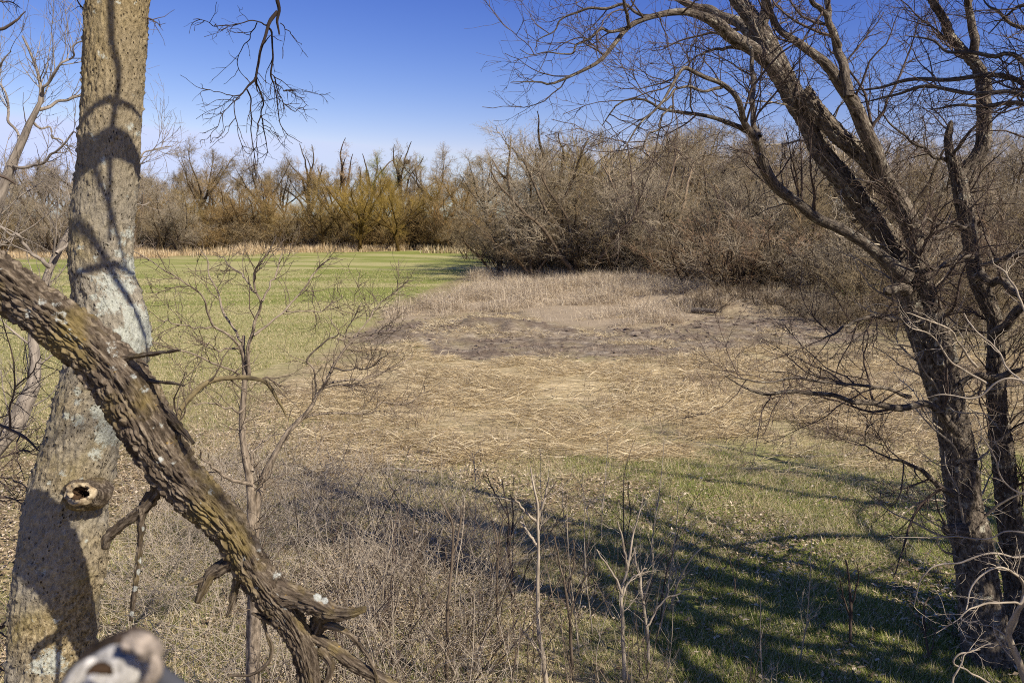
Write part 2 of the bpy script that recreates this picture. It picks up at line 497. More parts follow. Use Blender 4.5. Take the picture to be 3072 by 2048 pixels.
def make_ground():
    m, nt, b = nmat("meadow_soil", 0.95, 0.1)
    tc = nd(nt, "ShaderNodeTexCoord").outputs["Object"]
    z = attr(nt, "zone")
    sep = nd(nt, "ShaderNodeSeparateColor"); nt.links.new(z.outputs["Color"], sep.inputs[0])
    fine = noise(nt, tc, 9, 6, 0.7)
    mid = noise(nt, tc, 1.3, 5, 0.65)
    strk = noise(nt, scaled(nt, tc, 0.35, 1.6, 1), 2.2, 6, 0.72, 0.6)
    wide = noise(nt, scaled(nt, tc, 0.35, 1.0, 1), 0.16, 4, 0.6)
    # leaf littered earth and dry grass
    base = ramp(nt, fine, [(0.34, (0.07, 0.05, 0.028)), (0.5, (0.27, 0.21, 0.12)), (0.66, (0.50, 0.40, 0.245))])
    base = mix(nt, ramp(nt, mid, [(0.42, g3(0)), (0.6, g3(0.5))]), base, mix(nt, fine, (0.085, 0.095, 0.028), (0.30, 0.27, 0.115)))
    dry = ramp(nt, strk, [(0.3, (0.15, 0.115, 0.062)), (0.5, (0.40, 0.32, 0.18)), (0.66, (0.66, 0.54, 0.33))])
    green = ramp(nt, fine, [(0.3, (0.075, 0.095, 0.02)), (0.52, (0.205, 0.24, 0.048)), (0.72, (0.40, 0.37, 0.15))])
    fld = mix(nt, ramp(nt, noise(nt, scaled(nt, tc, 0.5, 1.4, 1), 3.5, 6, 0.75), [(0.36, g3(0)), (0.64, g3(1))]),
              (0.21, 0.20, 0.066), (0.44, 0.37, 0.205))
    far_f = mix(nt, ramp(nt, wide, [(0.44, g3(0)), (0.56, g3(1))]), (0.205, 0.225, 0.058), (0.35, 0.32, 0.14))
    fa = attr(nt, "far").outputs["Fac"]
    fld = mix(nt, fa, fld, far_f)
    mud = ramp(nt, noise(nt, tc, 2.6, 6, 0.65), [(0.3, (0.105, 0.077, 0.055)), (0.5, (0.245, 0.20, 0.145)), (0.68, (0.40, 0.335, 0.25))])
    mud = mix(nt, ramp(nt, noise(nt, scaled(nt, tc, 0.5, 1.2, 1), 0.9, 4, 0.7), [(0.42, g3(0)), (0.58, g3(0.75))]), mud, mix(nt, fine, (0.06, 0.043, 0.031), (0.17, 0.125, 0.09)))
    c = base
    c = mix(nt, sep.outputs[0], c, fld)
    c = mix(nt, sep.outputs[2], c, dry)
    gm = attr(nt, "sward").outputs["Fac"]
    c = mix(nt, gm, c, green)
    tl = attr(nt, "tallg").outputs["Fac"]
    c = mix(nt, tl, c, mix(nt, strk, (0.19, 0.145, 0.095), (0.43, 0.35, 0.24)))
    c = mix(nt, sep.outputs[1], c, mud)
    nt.links.new(c, b.inputs["Base Color"])
    mb = nd(nt, "ShaderNodeMath", operation='MULTIPLY_ADD'); nt.links.new(sep.outputs[1], mb.inputs[0]); mb.inputs[1].default_value = 2.0; mb.inputs[2].default_value = 1.0
    hm = nd(nt, "ShaderNodeMath", operation='MULTIPLY'); nt.links.new(mb.outputs[0], hm.inputs[0]); nt.links.new(noise(nt, tc, 5, 6, 0.7), hm.inputs[1])
    bump(nt, b, hm.outputs[0], 0.6, 0.07)
    return m
M['ground'] = make_ground()
g_tall = zone(Z_TALL, gx, gy, 0.04)
g_m2 = np.clip(g_mud * (0.95 + 0.9 * v2(gx, gy, 0.9, 4, 77)), 0, 1)
zc = np.stack([g_field, g_m2, g_straw * (1 - g_field), np.ones_like(gx)], -1)
ground = link("ground", mesh_np("ground", np.stack([gx, gy, gz], -1), q, None, M['ground'], True,
              {"zone": ('FLOAT_COLOR', zc.reshape(-1, 4)), "sward": ('FLOAT', g_green), "tallg": ('FLOAT', g_tall), "far": ('FLOAT', sstep(20, 55, RR))}))
tag(ground, kind='structure')
_hm = {}
def zH(x, y):                                # ground height for many points, mud included
    return H(x, y)

# ------------------------------------------------------------------ woodland: kinds of bare tree, grown once and copied
def stack_trunks(pts_list, K):
    P = np.zeros((len(pts_list), K, 3)); R = np.zeros((len(pts_list), K))
    for i, pts in enumerate(pts_list):
        e = even(pts, K)
        P[i], R[i] = e[:, :3], np.maximum(e[:, 3], 0.01)
    return P, R
def wander(g, base, d, L, r0, r1, n=6, wob=0.25, up=0.1):
    p = np.array(base, float); d = np.array(d, float); out = []
    for k in range(n + 1):
        out.append([*p, r0 + (r1 - r0) * k / n])
        d = d + g.normal(size=3) * wob + np.array([0, 0, up]); d /= np.linalg.norm(d)
        p = p + d * L / n
    return out
def grow_kind(kind, seed):
    g = np.random.default_rng(seed)
    if kind == 'thicket':                    # wide many-stemmed small tree, 10 m
        st = []
        for k in range(5):
            a = g.random() * 6.28; s = 0.25 + 0.55 * g.random()
            st.append(wander(g, (0.3 * math.cos(a), 0.3 * math.sin(a), -0.2), (s * math.cos(a), s * math.sin(a), 0.9), 7 + 3.0 * g.random(), 0.17, 0.035, 8, 0.18, 0.05))
        P0 = stack_trunks(st, 14)
        P1 = spawn(*P0, 55, 0.12, 0.98, (25, 65), (2.2, 4.6), 9, 0.19, (0, 0, 0.05), 0.6, 0.03, g=g)
        P2 = spawn(*P1, 420, 0.1, 1.0, (25, 60), (1.0, 2.2), 6, 0.18, (0, 0, 0.04), 0.6, 0.011, g=g)
        P3 = spawn(*P2, 2400, 0.1, 1.0, (20, 60), (0.5, 1.3), 4, 0.2, (0, 0, 0.03), 0.7, 0.0085, g=g)
        P4 = spawn(*P3, 4600, 0.1, 1.0, (20, 60), (0.3, 0.7), 3, 0.2, (0, 0, 0.03), 0.8, 0.006, g=g)
    elif kind == 'dome':                     # round crowned tree, 14 m
        st = [wander(g, (0, 0, -0.3), (0.05, 0, 1), 6.5, 0.30, 0.18, 6, 0.08, 0.15)]
        top = st[0][-1][:3]; mid = st[0][-2][:3]
        for k in range(6):
            a = k * 1.05 + g.random(); s = 0.5 + 0.5 * g.random()
            st.append(wander(g, mid if k % 2 else top, (s * math.cos(a), s * math.sin(a), 0.8), 6.5 + 2 * g.random(), 0.15, 0.03, 7, 0.16, 0.06))
        P0 = stack_trunks(st, 12)
        P1 = spawn(*P0, 60, 0.3, 0.98, (25, 55), (2.0, 4.2), 8, 0.16, (0, 0, 0.07), 0.55, 0.022, g=g)
        P2 = spawn(*P1, 400, 0.15, 1.0, (25, 55), (1.0, 2.2), 5, 0.18, (0, 0, 0.05), 0.6, 0.013, g=g)
        P3 = spawn(*P2, 2400, 0.1, 1.0, (20, 55), (0.5, 1.2), 4, 0.2, (0, 0, 0.04), 0.7, 0.009, g=g)
        P4 = spawn(*P3, 4600, 0.1, 1.0, (20, 55), (0.35, 0.85), 3, 0.2, (0, 0, 0.04), 0.8, 0.0085, g=g)
    elif kind == 'tall':                     # gnarled open cottonwood, 18 m
        st = [wander(g, (0, 0, -0.3), (0.0, 0, 1), 10, 0.42, 0.26, 7, 0.07, 0.1)]
        for k in range(5):
            b = st[0][3 + k % 5][:3] if k < 4 else st[0][-1][:3]
            a = k * 2.3 + g.random(); s = 0.35 + 0.45 * g.random()
            st.append(wander(g, b, (s * math.cos(a), s * math.sin(a), 0.9), 6 + 4 * g.random(), 0.22, 0.06, 8, 0.22, 0.07))
        st.append(wander(g, st[0][-1][:3], (0.1, 0, 1), 7.5, 0.24, 0.05, 8, 0.2, 0.1))
        P0 = stack_trunks(st, 14)
        P1 = spawn(*P0, 42, 0.35, 0.98, (30, 70), (1.2, 3.2), 7, 0.24, (0, 0, 0.08), 0.5, 0.03, g=g)
        P2 = spawn(*P1, 200, 0.2, 1.0, (25, 60), (0.7, 1.7), 5, 0.24, (0, 0, 0.06), 0.6, 0.016, g=g)
        P3 = spawn(*P2, 620, 0.1, 1.0, (20, 60), (0.4, 1.0), 4, 0.25, (0, 0, 0.04), 0.7, 0.011, g=g)
        P4 = spawn(*P3, 900, 0.2, 1.0, (20, 60), (0.3, 0.6), 3, 0.25, (0, 0, 0.04), 0.8, 0.009, g=g)
    elif kind == 'limby':                    # spreading tree of long bare limbs, few twigs
        st = [wander(g, (0, 0, -0.3), (0.0, 0, 1), 4.0, 0.2, 0.15, 5, 0.08, 0.1)]
        for k in range(9):
            b = st[0][-1 - k % 3][:3]; a = k * 0.7 + g.random() * 0.5; s = 0.4 + 0.9 * g.random()
            st.append(wander(g, b, (s * math.cos(a), s * math.sin(a), 0.9), 6.0 + 3 * g.random(), 0.10, 0.018, 9, 0.24, 0.05))
        P0 = stack_trunks(st, 16)
        P1 = spawn(*P0, 75, 0.3, 1, (30, 70), (1.2, 3.4), 9, 0.22, (0, 0, 0.06), 0.5, 0.014, g=g)
        P2 = spawn(*P1, 260, 0.15, 1.0, (25, 65), (0.5, 1.6), 6, 0.22, (0, 0, 0.04), 0.6, 0.007, g=g)
        P3 = spawn(*P2, 500, 0.1, 1.0, (25, 60), (0.2, 0.7), 4, 0.22, (0, 0, 0.03), 0.7, 0.004, g=g)
        P4 = (np.zeros((0, 3, 3)), np.zeros((0, 3)))
    elif kind == 'willow':                   # broad, very fine twigged, 11 m
        st = [wander(g, (0, 0, -0.3), (0.08, 0, 1), 3.4, 0.26, 0.2, 4, 0.1, 0.1)]
        for k in range(7):
            a = k * 0.9 + g.random(); s = 0.8 + 0.8 * g.random()
            st.append(wander(g, st[0][-1 - k % 2][:3], (s * math.cos(a), s * math.sin(a), 0.9), 6.5 + 2 * g.random(), 0.14, 0.025, 7, 0.14, 0.06))
        P0 = stack_trunks(st, 12)
        P1 = spawn(*P0, 70, 0.25, 0.98, (20, 50), (2, 4), 7, 0.12, (0, 0, 0.1), 0.5, 0.02, g=g)
        P2 = spawn(*P1, 520, 0.15, 1.0, (15, 45), (1.2, 2.4), 5, 0.12, (0, 0, 0.08), 0.6, 0.011, g=g)
        P3 = spawn(*P2, 2300, 0.1, 1.0, (12, 40), (0.7, 1.5), 4, 0.12, (0, 0, 0.06), 0.7, 0.008, g=g)
        P4 = spawn(*P3, 2200, 0.1, 1.0, (12, 40), (0.4, 0.9), 3, 0.12, (0, 0, 0.05), 0.8, 0.007, g=g)
    else:                                    # brush: rods and low twigs, 4 m
        st = []
        for k in range(14):
            a = g.random() * 6.28; s = 0.15 + 0.6 * g.random(); rad = 1.4 * math.sqrt(g.random())
            st.append(wander(g, (rad * math.cos(a), rad * math.sin(a), -0.1), (s * math.cos(a), s * math.sin(a), 0.9), 2.6 + 2.0 * g.random(), 0.035, 0.012, 6, 0.14, 0.03))
        P0 = stack_trunks(st, 9)
        P1 = spawn(*P0, 130, 0.1, 0.98, (20, 60), (0.8, 2.0), 6, 0.18, (0, 0, 0.03), 0.6, 0.011, g=g)
        P2 = spawn(*P1, 520, 0.1, 1.0, (20, 60), (0.5, 1.2), 5, 0.2, (0, 0, 0.02), 0.65, 0.008, g=g)
        P3 = spawn(*P2, 1300, 0.1, 1.0, (20, 60), (0.3, 0.7), 3, 0.2, (0, 0, 0.02), 0.8, 0.006, g=g)
        P4 = (np.zeros((0, 3, 3)), np.zeros((0, 3)))
    tm = tube_mesh("trunk", [([P0], 7), ([P1], 5)], M['wood_bark'])
    cm = tube_mesh("crown", [([P2, P3, P4], 3)], M['wood_twig'])
    top = float(np.percentile(P3[0][:, -1, 2], 94 if kind != 'tall' else 98))
    return tm, cm, top
KINDS = {}
for k, kind in enumerate(['thicket', 'thicket', 'thicket', 'dome', 'dome', 'tall', 'tall', 'tall', 'willow', 'willow', 'brush', 'brush', 'limby', 'limby']):
    KINDS.setdefault(kind, []).append(grow_kind(kind, 100 + k * 7))
NAMES = {'thicket': 'thicket_tree', 'dome': 'bare_tree', 'tall': 'cottonwood_tree', 'willow': 'willow_tree', 'brush': 'brush_bush', 'limby': 'spreading_tree'}
CATS = {'thicket': 'tree', 'dome': 'tree', 'tall': 'tree', 'willow': 'tree', 'brush': 'bush', 'limby': 'tree'}
def plant(kind, x, y, h, label, group=None, var=None, tint=(1, 1, 1), wide=1.0, name=None):
    tm, cm, top = KINDS[kind][(random.randrange(len(KINDS[kind])) if var is None else var)]
    s = h / top
    r = thing(name or NAMES[kind], label, CATS[kind], (x, y, Hs(x, y)), group)
    r.rotation_euler = (0, 0, random.random() * 6.28)
    r.scale = (s * wide, s * wide, s)
    j = 0.88 + 0.24 * random.random()
    for nm, me in (('trunk', tm), ('crown', cm)):
        o = link(nm, me, r)
        jj = j * ((random.choice((0.7, 1.0, 1.9)) if kind == 'thicket' else 0.62) if nm == 'trunk' else 1.0)
        o.color = (tint[0] * jj, tint[1] * jj, tint[2] * jj, 1)
    return r
def plant_px(kind, px, Y, top_py, *a, **k):
    """a tree Y metres off whose top shows at the pixel (px, top_py)"""
    p = WY(px, top_py, Y)
    return plant(kind, p[0], Y, p[2] - Hs(p[0], Y), *a, **k)

BROWN, WARM, OLIVE, GREY, DARK = (0.86, 0.77, 0.57), (1.02, 0.80, 0.44), (0.88, 0.70, 0.22), (0.96, 0.92, 0.83), (0.66, 0.58, 0.45)
TINT_NAMES = {BROWN: 'brown', WARM: 'rusty', OLIVE: 'olive', GREY: 'pale grey', DARK: 'dark'}
# far tree line: the ones that stand out
FAR = "trees of the far tree line"
for kind, px, Y, ty, lab, tint, var in [
    ('dome', 590, 124, 445, "broad round-topped bare tree rising at the left end of the far tree line", BROWN, 0),
    ('dome', 790, 130, 480, "bare round tree just right of the broad one, behind the hanging dark twigs", BROWN, 1),
    ('tall', 915, 142, 442, "slim grey bare tree alone against the sky, left of the gnarled pale trees", GREY, 0),
    ('tall', 1030, 138, 436, "tallest gnarled tree with pale crooked limbs, left half of the pair above the olive willows", (1.25, 1.05, 0.8), 1),
    ('tall', 1085, 140, 452, "spreading gnarled tree with pale crooked limbs directly above the olive willows", (1.25, 1.05, 0.8), 2),
    ('tall', 1212, 136, 438, "tall narrow bare tree carrying a dark nest in its upper forks", BROWN, 0),
    ('dome', 1325, 134, 462, "fan-shaped open bare tree between the nest tree and the grey thicket", BROWN, 1),
    ('dome', 1150, 141, 478, "small tree hazed with fresh yellow-green buds beside the nest tree", (0.95, 1.05, 0.42), 0),
    ('willow', 1075, 113, 535, "olive-tinted willow with a dark slanting trunk at the far edge of the field", OLIVE, 0),
    ('willow', 1190, 114, 548, "second olive-tinted willow, just right of the dark-trunked one", OLIVE, 1),
    ('willow', 965, 114, 590, "smaller rusty-olive willow left of the dark-trunked willow", (1.0, 0.8, 0.36), 0),
    ('dome', 1460, 112, 470, "tall brownish tree where the far tree line meets the grey thicket", BROWN, 0),
    ('dome', 1390, 122, 530, "rust-brown bare tree in the corner of the field", WARM, 1)]:
    plant_px(kind, px, Y, ty, lab, None, var, tint)
# the nest
npnt = WY(1222, 486, 135.2)
nb = []
for k in range(90):
    d = rng.normal(size=3); d /= np.linalg.norm(d)
    c = npnt + rng.normal(size=3) * (0.22, 0.22, 0.16)
    nb.append(([c - d * 0.35, c, c + d * 0.35]))
nest = link("nest", tube_mesh("nest", [([(np.array(nb), np.full((90, 3), 0.035))], 4)], M['twig_a']))
tag(nest, "dark ball-like nest of twigs in the tall narrow far tree", "nest")
# fill of the far line
TINTW = dict(TINT_NAMES)
def fill(kind, n, xr, Yr, tr, label, group, tints, wide=1.0):
    for k in range(n):
        px = xr[0] + (xr[1] - xr[0]) * (k + 0.2 + 0.6 * random.random()) / n
        tn = random.choice(tints)
        f3 = (max(0, min(3071, px)) - max(0, xr[0])) / (min(3072, xr[1]) - max(0, xr[0]))
        stretch = ('left third', 'middle third', 'right third')[min(2, max(0, int(f3 * 3)))]
        lb = label.format(t=TINTW.get(tn, 'olive-brown'), p=stretch)
        plant_px(kind, px, random.uniform(*Yr), random.uniform(*tr), lb, group + ', ' + TINTW.get(tn, 'olive-brown') + ', ' + stretch, None, tn, wide * random.uniform(0.9, 1.2))
LF = "{t} bare tree packed in the {p} of the far tree line"
fill('dome', 22, (-150, 1500), (134, 150), (500, 570), "tall " + LF, "tall trees of the far tree line", [BROWN, WARM, (1.0, 0.84, 0.42)])
fill('thicket', 30, (380, 1480), (117, 130), (555, 625), LF, FAR, [WARM, WARM, (1.0, 0.84, 0.42), (0.95, 0.8, 0.5)], 1.1)
fill('dome', 7, (-200, 480), (112, 124), (470, 560), "{t} bare tree behind the lichened trunk, {p} of that clump beyond the field", "grey trees left of the far tree line", [GREY, BROWN])
fill('thicket', 16, (-250, 560), (98, 110), (540, 630), "{t} low tangled tree behind the tall grass strip, {p} of the field corner", "tangled trees left of the field", [GREY, BROWN], 1.1)
fill('brush', 80, (-150, 1480), (116, 128), (645, 705), "{t} low bush on the far edge of the field, {p} of that edge", "bushes along the far field edge", [BROWN, WARM, GREY, WARM], 1.3)
# right-hand thicket
RT = "trees of the grey thicket"
for kind, px, Y, ty, lab, tint, var, w in [
    ('tall', 1665, 74, 365, "dark-limbed tree poking above the left end of the grey thicket", DARK, 1, 1.0),
    ('willow', 1820, 78, 400, "yellow-budded tree topping the thicket behind its left half", (1.0, 0.86, 0.42), 1, 1.0),
    ('dome', 2110, 100, 380, "round pale grey treetop on the skyline behind the thicket", GREY, 0, 1.0),
    ('thicket', 1570, 70, 560, "leftmost spreading grey tree of the thicket, leaning over the field edge", GREY, 0, 1.25),
    ('thicket', 1760, 62, 470, "big grey tree of the thicket with forked trunks near its dry-grass foot", GREY, 1, 1.2),
    ('thicket', 1960, 62, 440, "tall tangled tree in the middle of the grey thicket", GREY, 2, 1.2)]:
    plant_px(kind, px, Y, ty, lab, None, var, tint, w)
LT = "{t} bare tree massed in the {p} of the thicket by the field"
fill('thicket', 10, (1600, 2280), (66, 82), (425, 490), LT, RT, [GREY, BROWN], 1.15)
fill('thicket', 12, (1470, 2200), (60, 70), (560, 660), "low " + LT, "low trees of the grey thicket", [GREY, BROWN, DARK], 1.1)
fill('dome', 9, (1620, 2300), (84, 98), (430, 480), "rear " + LT, "rear trees of the grey thicket", [BROWN, (0.98, 0.84, 0.5)])
LH = "{t} bare tree filling the {p} of the wood behind the dark trunks"
HW = "trees of the wood on the right"
fill('thicket', 20, (2150, 3350), (52, 66), (460, 560), LH, HW, [(0.95, 0.88, 0.85), GREY, BROWN], 1.1)
fill('dome', 14, (2100, 3350), (72, 96), (415, 460), "rear " + LH, "rear trees of the wood", [(0.9, 0.82, 0.78), GREY])
fill('thicket', 9, (2250, 3350), (44, 50), (640, 750), "low front " + LH, "front trees of the wood", [(0.95, 0.84, 0.76), BROWN], 1.1)
# low bushes along the front of the thicket
for (px, py) in [(1470, 795), (1540, 815), (1600, 822), (1660, 826), (1720, 828), (1790, 832), (1850, 840), (1910, 838), (1980, 850), (2040, 868), (2100, 880),
                 (2160, 895), (2230, 905), (2300, 912), (2380, 915), (2460, 920), (2540, 925), (2620, 925), (2700, 930), (2780, 930), (2870, 935), (2960, 935), (3060, 940), (1440, 782), (1500, 800), (2010, 845), (2120, 870)]:
    p = GP(px + random.uniform(-20, 20), py)
    tn, tw_ = random.choice([(GREY, 'pale grey'), (BROWN, 'brown'), ((1.0, 0.78, 0.62), 'reddish'), (DARK, 'dark')])
    st_ = 'left end' if px < 1750 else ('middle' if px < 2250 else 'right end')
    plant('brush', p[0], p[1] + random.uniform(0, 4), random.uniform(2.6, 4.6), f"{tw_} low twiggy bush at the {st_} of the thicket's dry-grass front", f"{tw_} bushes in front of the thicket, {st_}", None, tn, random.uniform(0.9, 1.3))

# trees standing outside the frame to the right of the viewpoint; their shade stripes the grass
LSH = "bare tree standing out of the frame to the right of the viewpoint"
def unseen(PR):
    P, R_ = PR
    d = P[..., 1] * cP + (CAMZ - P[..., 2]) * sP
    bad = ((d > 0.3) & (np.abs(P[..., 0]) < 0.70 * d)).any(1)
    return P[~bad], R_[~bad]
def shade_tree(x_, y_, h_, seed):
    g = np.random.default_rng(seed)
    z0 = Hs(x_, y_)
    st = [wander(g, (x_, y_, z0 - 0.3), (0.0, 0, 1), h_ * 0.36, 0.26, 0.19, 5, 0.08, 0.1)]
    for k in range(11):
        b_ = st[0][-1 - k % 3][:3]; a_ = k * 0.6 + g.random() * 0.5; s_ = 0.3 + 0.8 * g.random()
        st.append(wander(g, b_, (s_ * math.cos(a_), s_ * math.sin(a_), 0.9), h_ * (0.5 + 0.25 * g.random()), 0.15, 0.022, 9, 0.24, 0.05))
    P0 = unseen(stack_trunks(st, 16))
    P1 = unseen(spawn(*P0, 90, 0.2, 1, (30, 70), (1.4, 3.6), 9, 0.22, (0, 0, 0.05), 0.6, 0.018, g=g))
    P2 = unseen(spawn(*P1, 260, 0.15, 1.0, (25, 65), (0.6, 1.7), 6, 0.22, (0, 0, 0.04), 0.7, 0.009, g=g))
    P3 = unseen(spawn(*P2, 420, 0.1, 1.0, (25, 60), (0.2, 0.7), 4, 0.22, (0, 0, 0.03), 0.7, 0.005, g=g))
    r = thing("spreading_tree", LSH, "tree", (0, 0, 0), "trees out of frame beside the viewpoint")
    for nm, me in (("trunk", tube_mesh("trunk", [([P0], 8), ([P1], 6)], M['wood_bark'])), ("crown", tube_mesh("crown", [([P2, P3], 3)], M['wood_bark']))):
        link(nm, me, r).color = (0.8, 0.7, 0.55, 1)
for k, (x_, y_, h_) in enumerate([(7.3, 3.0, 10), (9.4, 6.4, 9), (11.5, 4.6, 12), (6.6, 1.2, 11.5), (12.8, 8.8, 10), (9.8, 1.8, 13), (8.2, 4.6, 6.5)]):
    shade_tree(x_, y_, h_, 900 + k)

for px, py in [(2085, 935), (2140, 940), (2290, 938), (2350, 945), (2420, 948), (2210, 930), (2500, 950)]:
    p = GP(px, py)
    plant('brush', p[0], p[1] + 0.6, random.uniform(0.7, 1.3), "low dark brush heap on the broken bank below the thicket", "dark brush heaps on the bank", None, (0.4, 0.34, 0.28), 1.6)

for px, py, h_ in [(2480, 965, 1.6), (2540, 985, 1.2), (2600, 950, 2.4), (2680, 960, 2.8), (2760, 985, 2.0), (2840, 960, 3.0), (2900, 1000, 1.8), (2960, 965, 3.0), (3020, 1010, 2.2), (3060, 970, 3.2), (2720, 1020, 1.3), (3000, 1060, 1.6)]:
    p = GP(px, py)
    plant('brush', p[0], p[1], h_, "grey-brown twiggy bush standing behind the leaning tree at the clearing's end", "bushes behind the leaning tree", None, random.choice([GREY, BROWN, DARK]), 1.4)

# ------------------------------------------------------------------ ground cover, as geometry
def blades(x, y, z, head, lean, L, W, bend, name, mat, simple=False):
    n = len(x)
    dx, dy = np.cos(head), np.sin(head)
    px_, py_ = -dy, dx
    b = np.stack([x, y, z], -1)
    hz = np.cos(lean); vt = np.sin(lean)           # lean: 0 lies flat, pi/2 stands
    d1 = np.stack([dx * hz, dy * hz, vt], -1)
    l2 = lean - bend
    d2 = np.stack([dx * np.cos(l2), dy * np.cos(l2), np.sin(l2)], -1)
    m = b + d1 * (L * 0.5)[:, None]
    t = m + d2 * (L * 0.5)[:, None]
    s = np.stack([px_, py_, np.zeros(n)], -1) * (W * 0.5)[:, None]
    tw = (rng.random(n) - 0.5)[:, None] * np.array([[0, 0, 1.0]]) * W[:, None]
    V = np.stack([b - s, b + s, m + s * 0.8 + tw, m - s * 0.8 - tw, t], 1)
    if simple:
        V = np.stack([b - s, b + s, m * 0.4 + t * 0.6 + tw], 1)
        return tag(link(name, mesh_np(name, V, None, np.arange(n)[:, None] * 3 + np.array([[0, 1, 2]]), mat, False)), kind='stuff')
    k = np.arange(n)[:, None] * 5
    o = link(name, mesh_np(name, V, k + np.array([[0, 1, 2, 3]]), k + np.array([[3, 2, 4]]), mat, False))
    return tag(o, kind='stuff')
def scatter(pg, n, soft=0.05, dens=None, extra=None):
    lo, hi = pg.min(0), pg.max(0)
    X, Y = [], []
    tot = 0
    while tot < n:
        x = lo[0] + (hi[0] - lo[0]) * rng.random(n * 2); y = lo[1] + (hi[1] - lo[1]) * rng.random(n * 2)
        d = np.hypot(x, y)
        s = soft * d
        k = inside(pg, x + v2(x, y, 0.9, 3, 5) * s, y + v2(x, y, 0.9, 3, 25) * s * 2)
        k &= (np.abs(x) < 0.72 * y + 1.5)
        if extra is not None: k &= extra(x, y)
        if dens is not None: k &= rng.random(len(x)) < dens(x, y)
        X.append(x[k]); Y.append(y[k]); tot += k.sum()
    return np.concatenate(X)[:n], np.concatenate(Y)[:n]
M['straw'] = blade_mat("flattened_straw", [(0.0, (0.20, 0.145, 0.08)), (0.25, (0.44, 0.345, 0.19)), (0.7, (0.71, 0.585, 0.36)), (1.0, (0.88, 0.78, 0.55))], None, 0.5, 0.4)
M['tall'] = blade_mat("dry_tall_grass", [(0.0, (0.28, 0.22, 0.15)), (0.5, (0.50, 0.41, 0.285)), (1.0, (0.74, 0.64, 0.47))])
M['tall_far'] = blade_mat("dry_field_edge_grass", [(0.0, (0.40, 0.29, 0.16)), (0.5, (0.56, 0.43, 0.25)), (1.0, (0.70, 0.58, 0.38))])
M['grass'] = blade_mat("short_green_grass", [(0.0, (0.12, 0.175, 0.03)), (0.5, (0.25, 0.315, 0.055)), (0.74, (0.36, 0.37, 0.09)), (0.76, (0.50, 0.41, 0.215)), (1.0, (0.68, 0.57, 0.36))])
M['wheat'] = blade_mat("young_wheat", [(0.0, (0.13, 0.15, 0.036)), (0.38, (0.23, 0.235, 0.068)), (0.5, (0.38, 0.315, 0.155)), (1.0, (0.58, 0.49, 0.29))])
M['leaf'] = blade_mat("fallen_leaf", [(0.0, (0.09, 0.06, 0.035)), (0.3, (0.22, 0.16, 0.095)), (0.7, (0.40, 0.31, 0.20)), (1.0, (0.66, 0.56, 0.42))], None, 0.5, 0.1)

# the near ground
Z_NEAR = np.array([[-8, 5.5], [8.5, 5.5], [15, 16], [9, 17], [2, 16], [-1.5, 17.5], [-7.5, 24], [-14, 22]], float)
# flattened straw
x, y = scatter(Z_STRAW, 150000, 0.22, lambda x, y: np.clip(0.42 + 2.3 * v2(x, y, 0.6, 5, 8) + 0.9 * v2(x, y, 0.14, 2, 70), 0.04, 1) * np.clip(14.0 / np.hypot(x, y), 0.3, 1) ** 0.5, lambda x, y: mud_of(x, y) < 0.35)
z = zH(x, y)
hd = 0.15 + 1.3 * v2(x, y, 0.5, 2, 60) + rng.normal(size=len(x)) * 0.55 + (rng.random(len(x)) < 0.5) * math.pi
blades(x, y, z + 0.02 + 0.05 * rng.random(len(x)), hd, np.abs(rng.normal(size=len(x))) * (0.2 + 0.3 * np.clip(v2(x, y, 0.8, 3, 33), 0, 1)), 0.18 + 0.55 * rng.random(len(x)) ** 1.5, 0.004 + 0.014 * rng.random(len(x)) ** 2, 0.5 * rng.random(len(x)), "straw", M['straw'])
# loose straw and tufts beyond the edges of the flattened patch
x, y = scatter(Z_NEAR, 60000, 0.1, lambda x, y: np.clip(-0.1 + 2.2 * v2(x, y, 0.55, 4, 88) + 0.5 * sstep(9, 15, y), 0.0, 1))
z = zH(x, y)
hd = 0.15 + 1.3 * v2(x, y, 0.5, 2, 60) + rng.normal(size=len(x)) * 0.8
blades(x, y, z + 0.01 + 0.05 * rng.random(len(x)), hd, np.abs(rng.normal(size=len(x))) * 0.3, 0.12 + 0.4 * rng.random(len(x)) ** 1.5, 0.004 + 0.006 * rng.random(len(x)), 0.5 * rng.random(len(x)), "loose_straw", M['straw'], True)
# tall standing dry grass in the middle distance
x, y = scatter(Z_TALL, 95000, 0.10, lambda x, y: np.clip(0.24 + 1.8 * v2(x, y, 0.35, 4, 15) + 0.5 * sstep(4, 12, x), 0.02, 1), lambda x, y: mud_of(x, y) < 0.4)
z = zH(x, y)
hh = np.clip(0.8 + 1.1 * v2(x, y, 0.35, 3, 15), 0.2, 1.2)
blades(x, y, z, rng.random(len(x)) * 6.28, 0.8 + 0.5 * rng.normal(size=len(x)), hh * (0.5 + 0.8 * rng.random(len(x))), 0.007 + 0.010 * rng.random(len(x)), 0.2 + 0.9 * rng.random(len(x)), "tall_dry_grass", M['tall'])
# strip along the far edge and left corner of the field
Z_EDGE = np.array([WY(a, 700, b)[:2] for a, b in [(-300, 93), (300, 95), (560, 98), (800, 104), (1100, 112), (1300, 117), (1480, 119), (1480, 124), (1100, 120), (800, 113), (560, 108), (300, 106), (-300, 104)]])
x, y = scatter(Z_EDGE, 22000, 0.03, lambda x, y: np.clip(0.35 + 1.8 * v2(x, y, 0.25, 4, 91), 0.02, 1))
z = zH(x, y)
blades(x, y, z, rng.random(len(x)) * 6.28, 1.3 + 0.2 * rng.normal(size=len(x)), 0.4 + 0.8 * rng.random(len(x)) * np.clip(0.9 + 2.4 * v2(x, y, 0.2, 4, 5), 0.1, 2.4), 0.03 + 0.04 * rng.random(len(x)), 0.3 * rng.random(len(x)), "field_edge_grass", M['tall_far'])
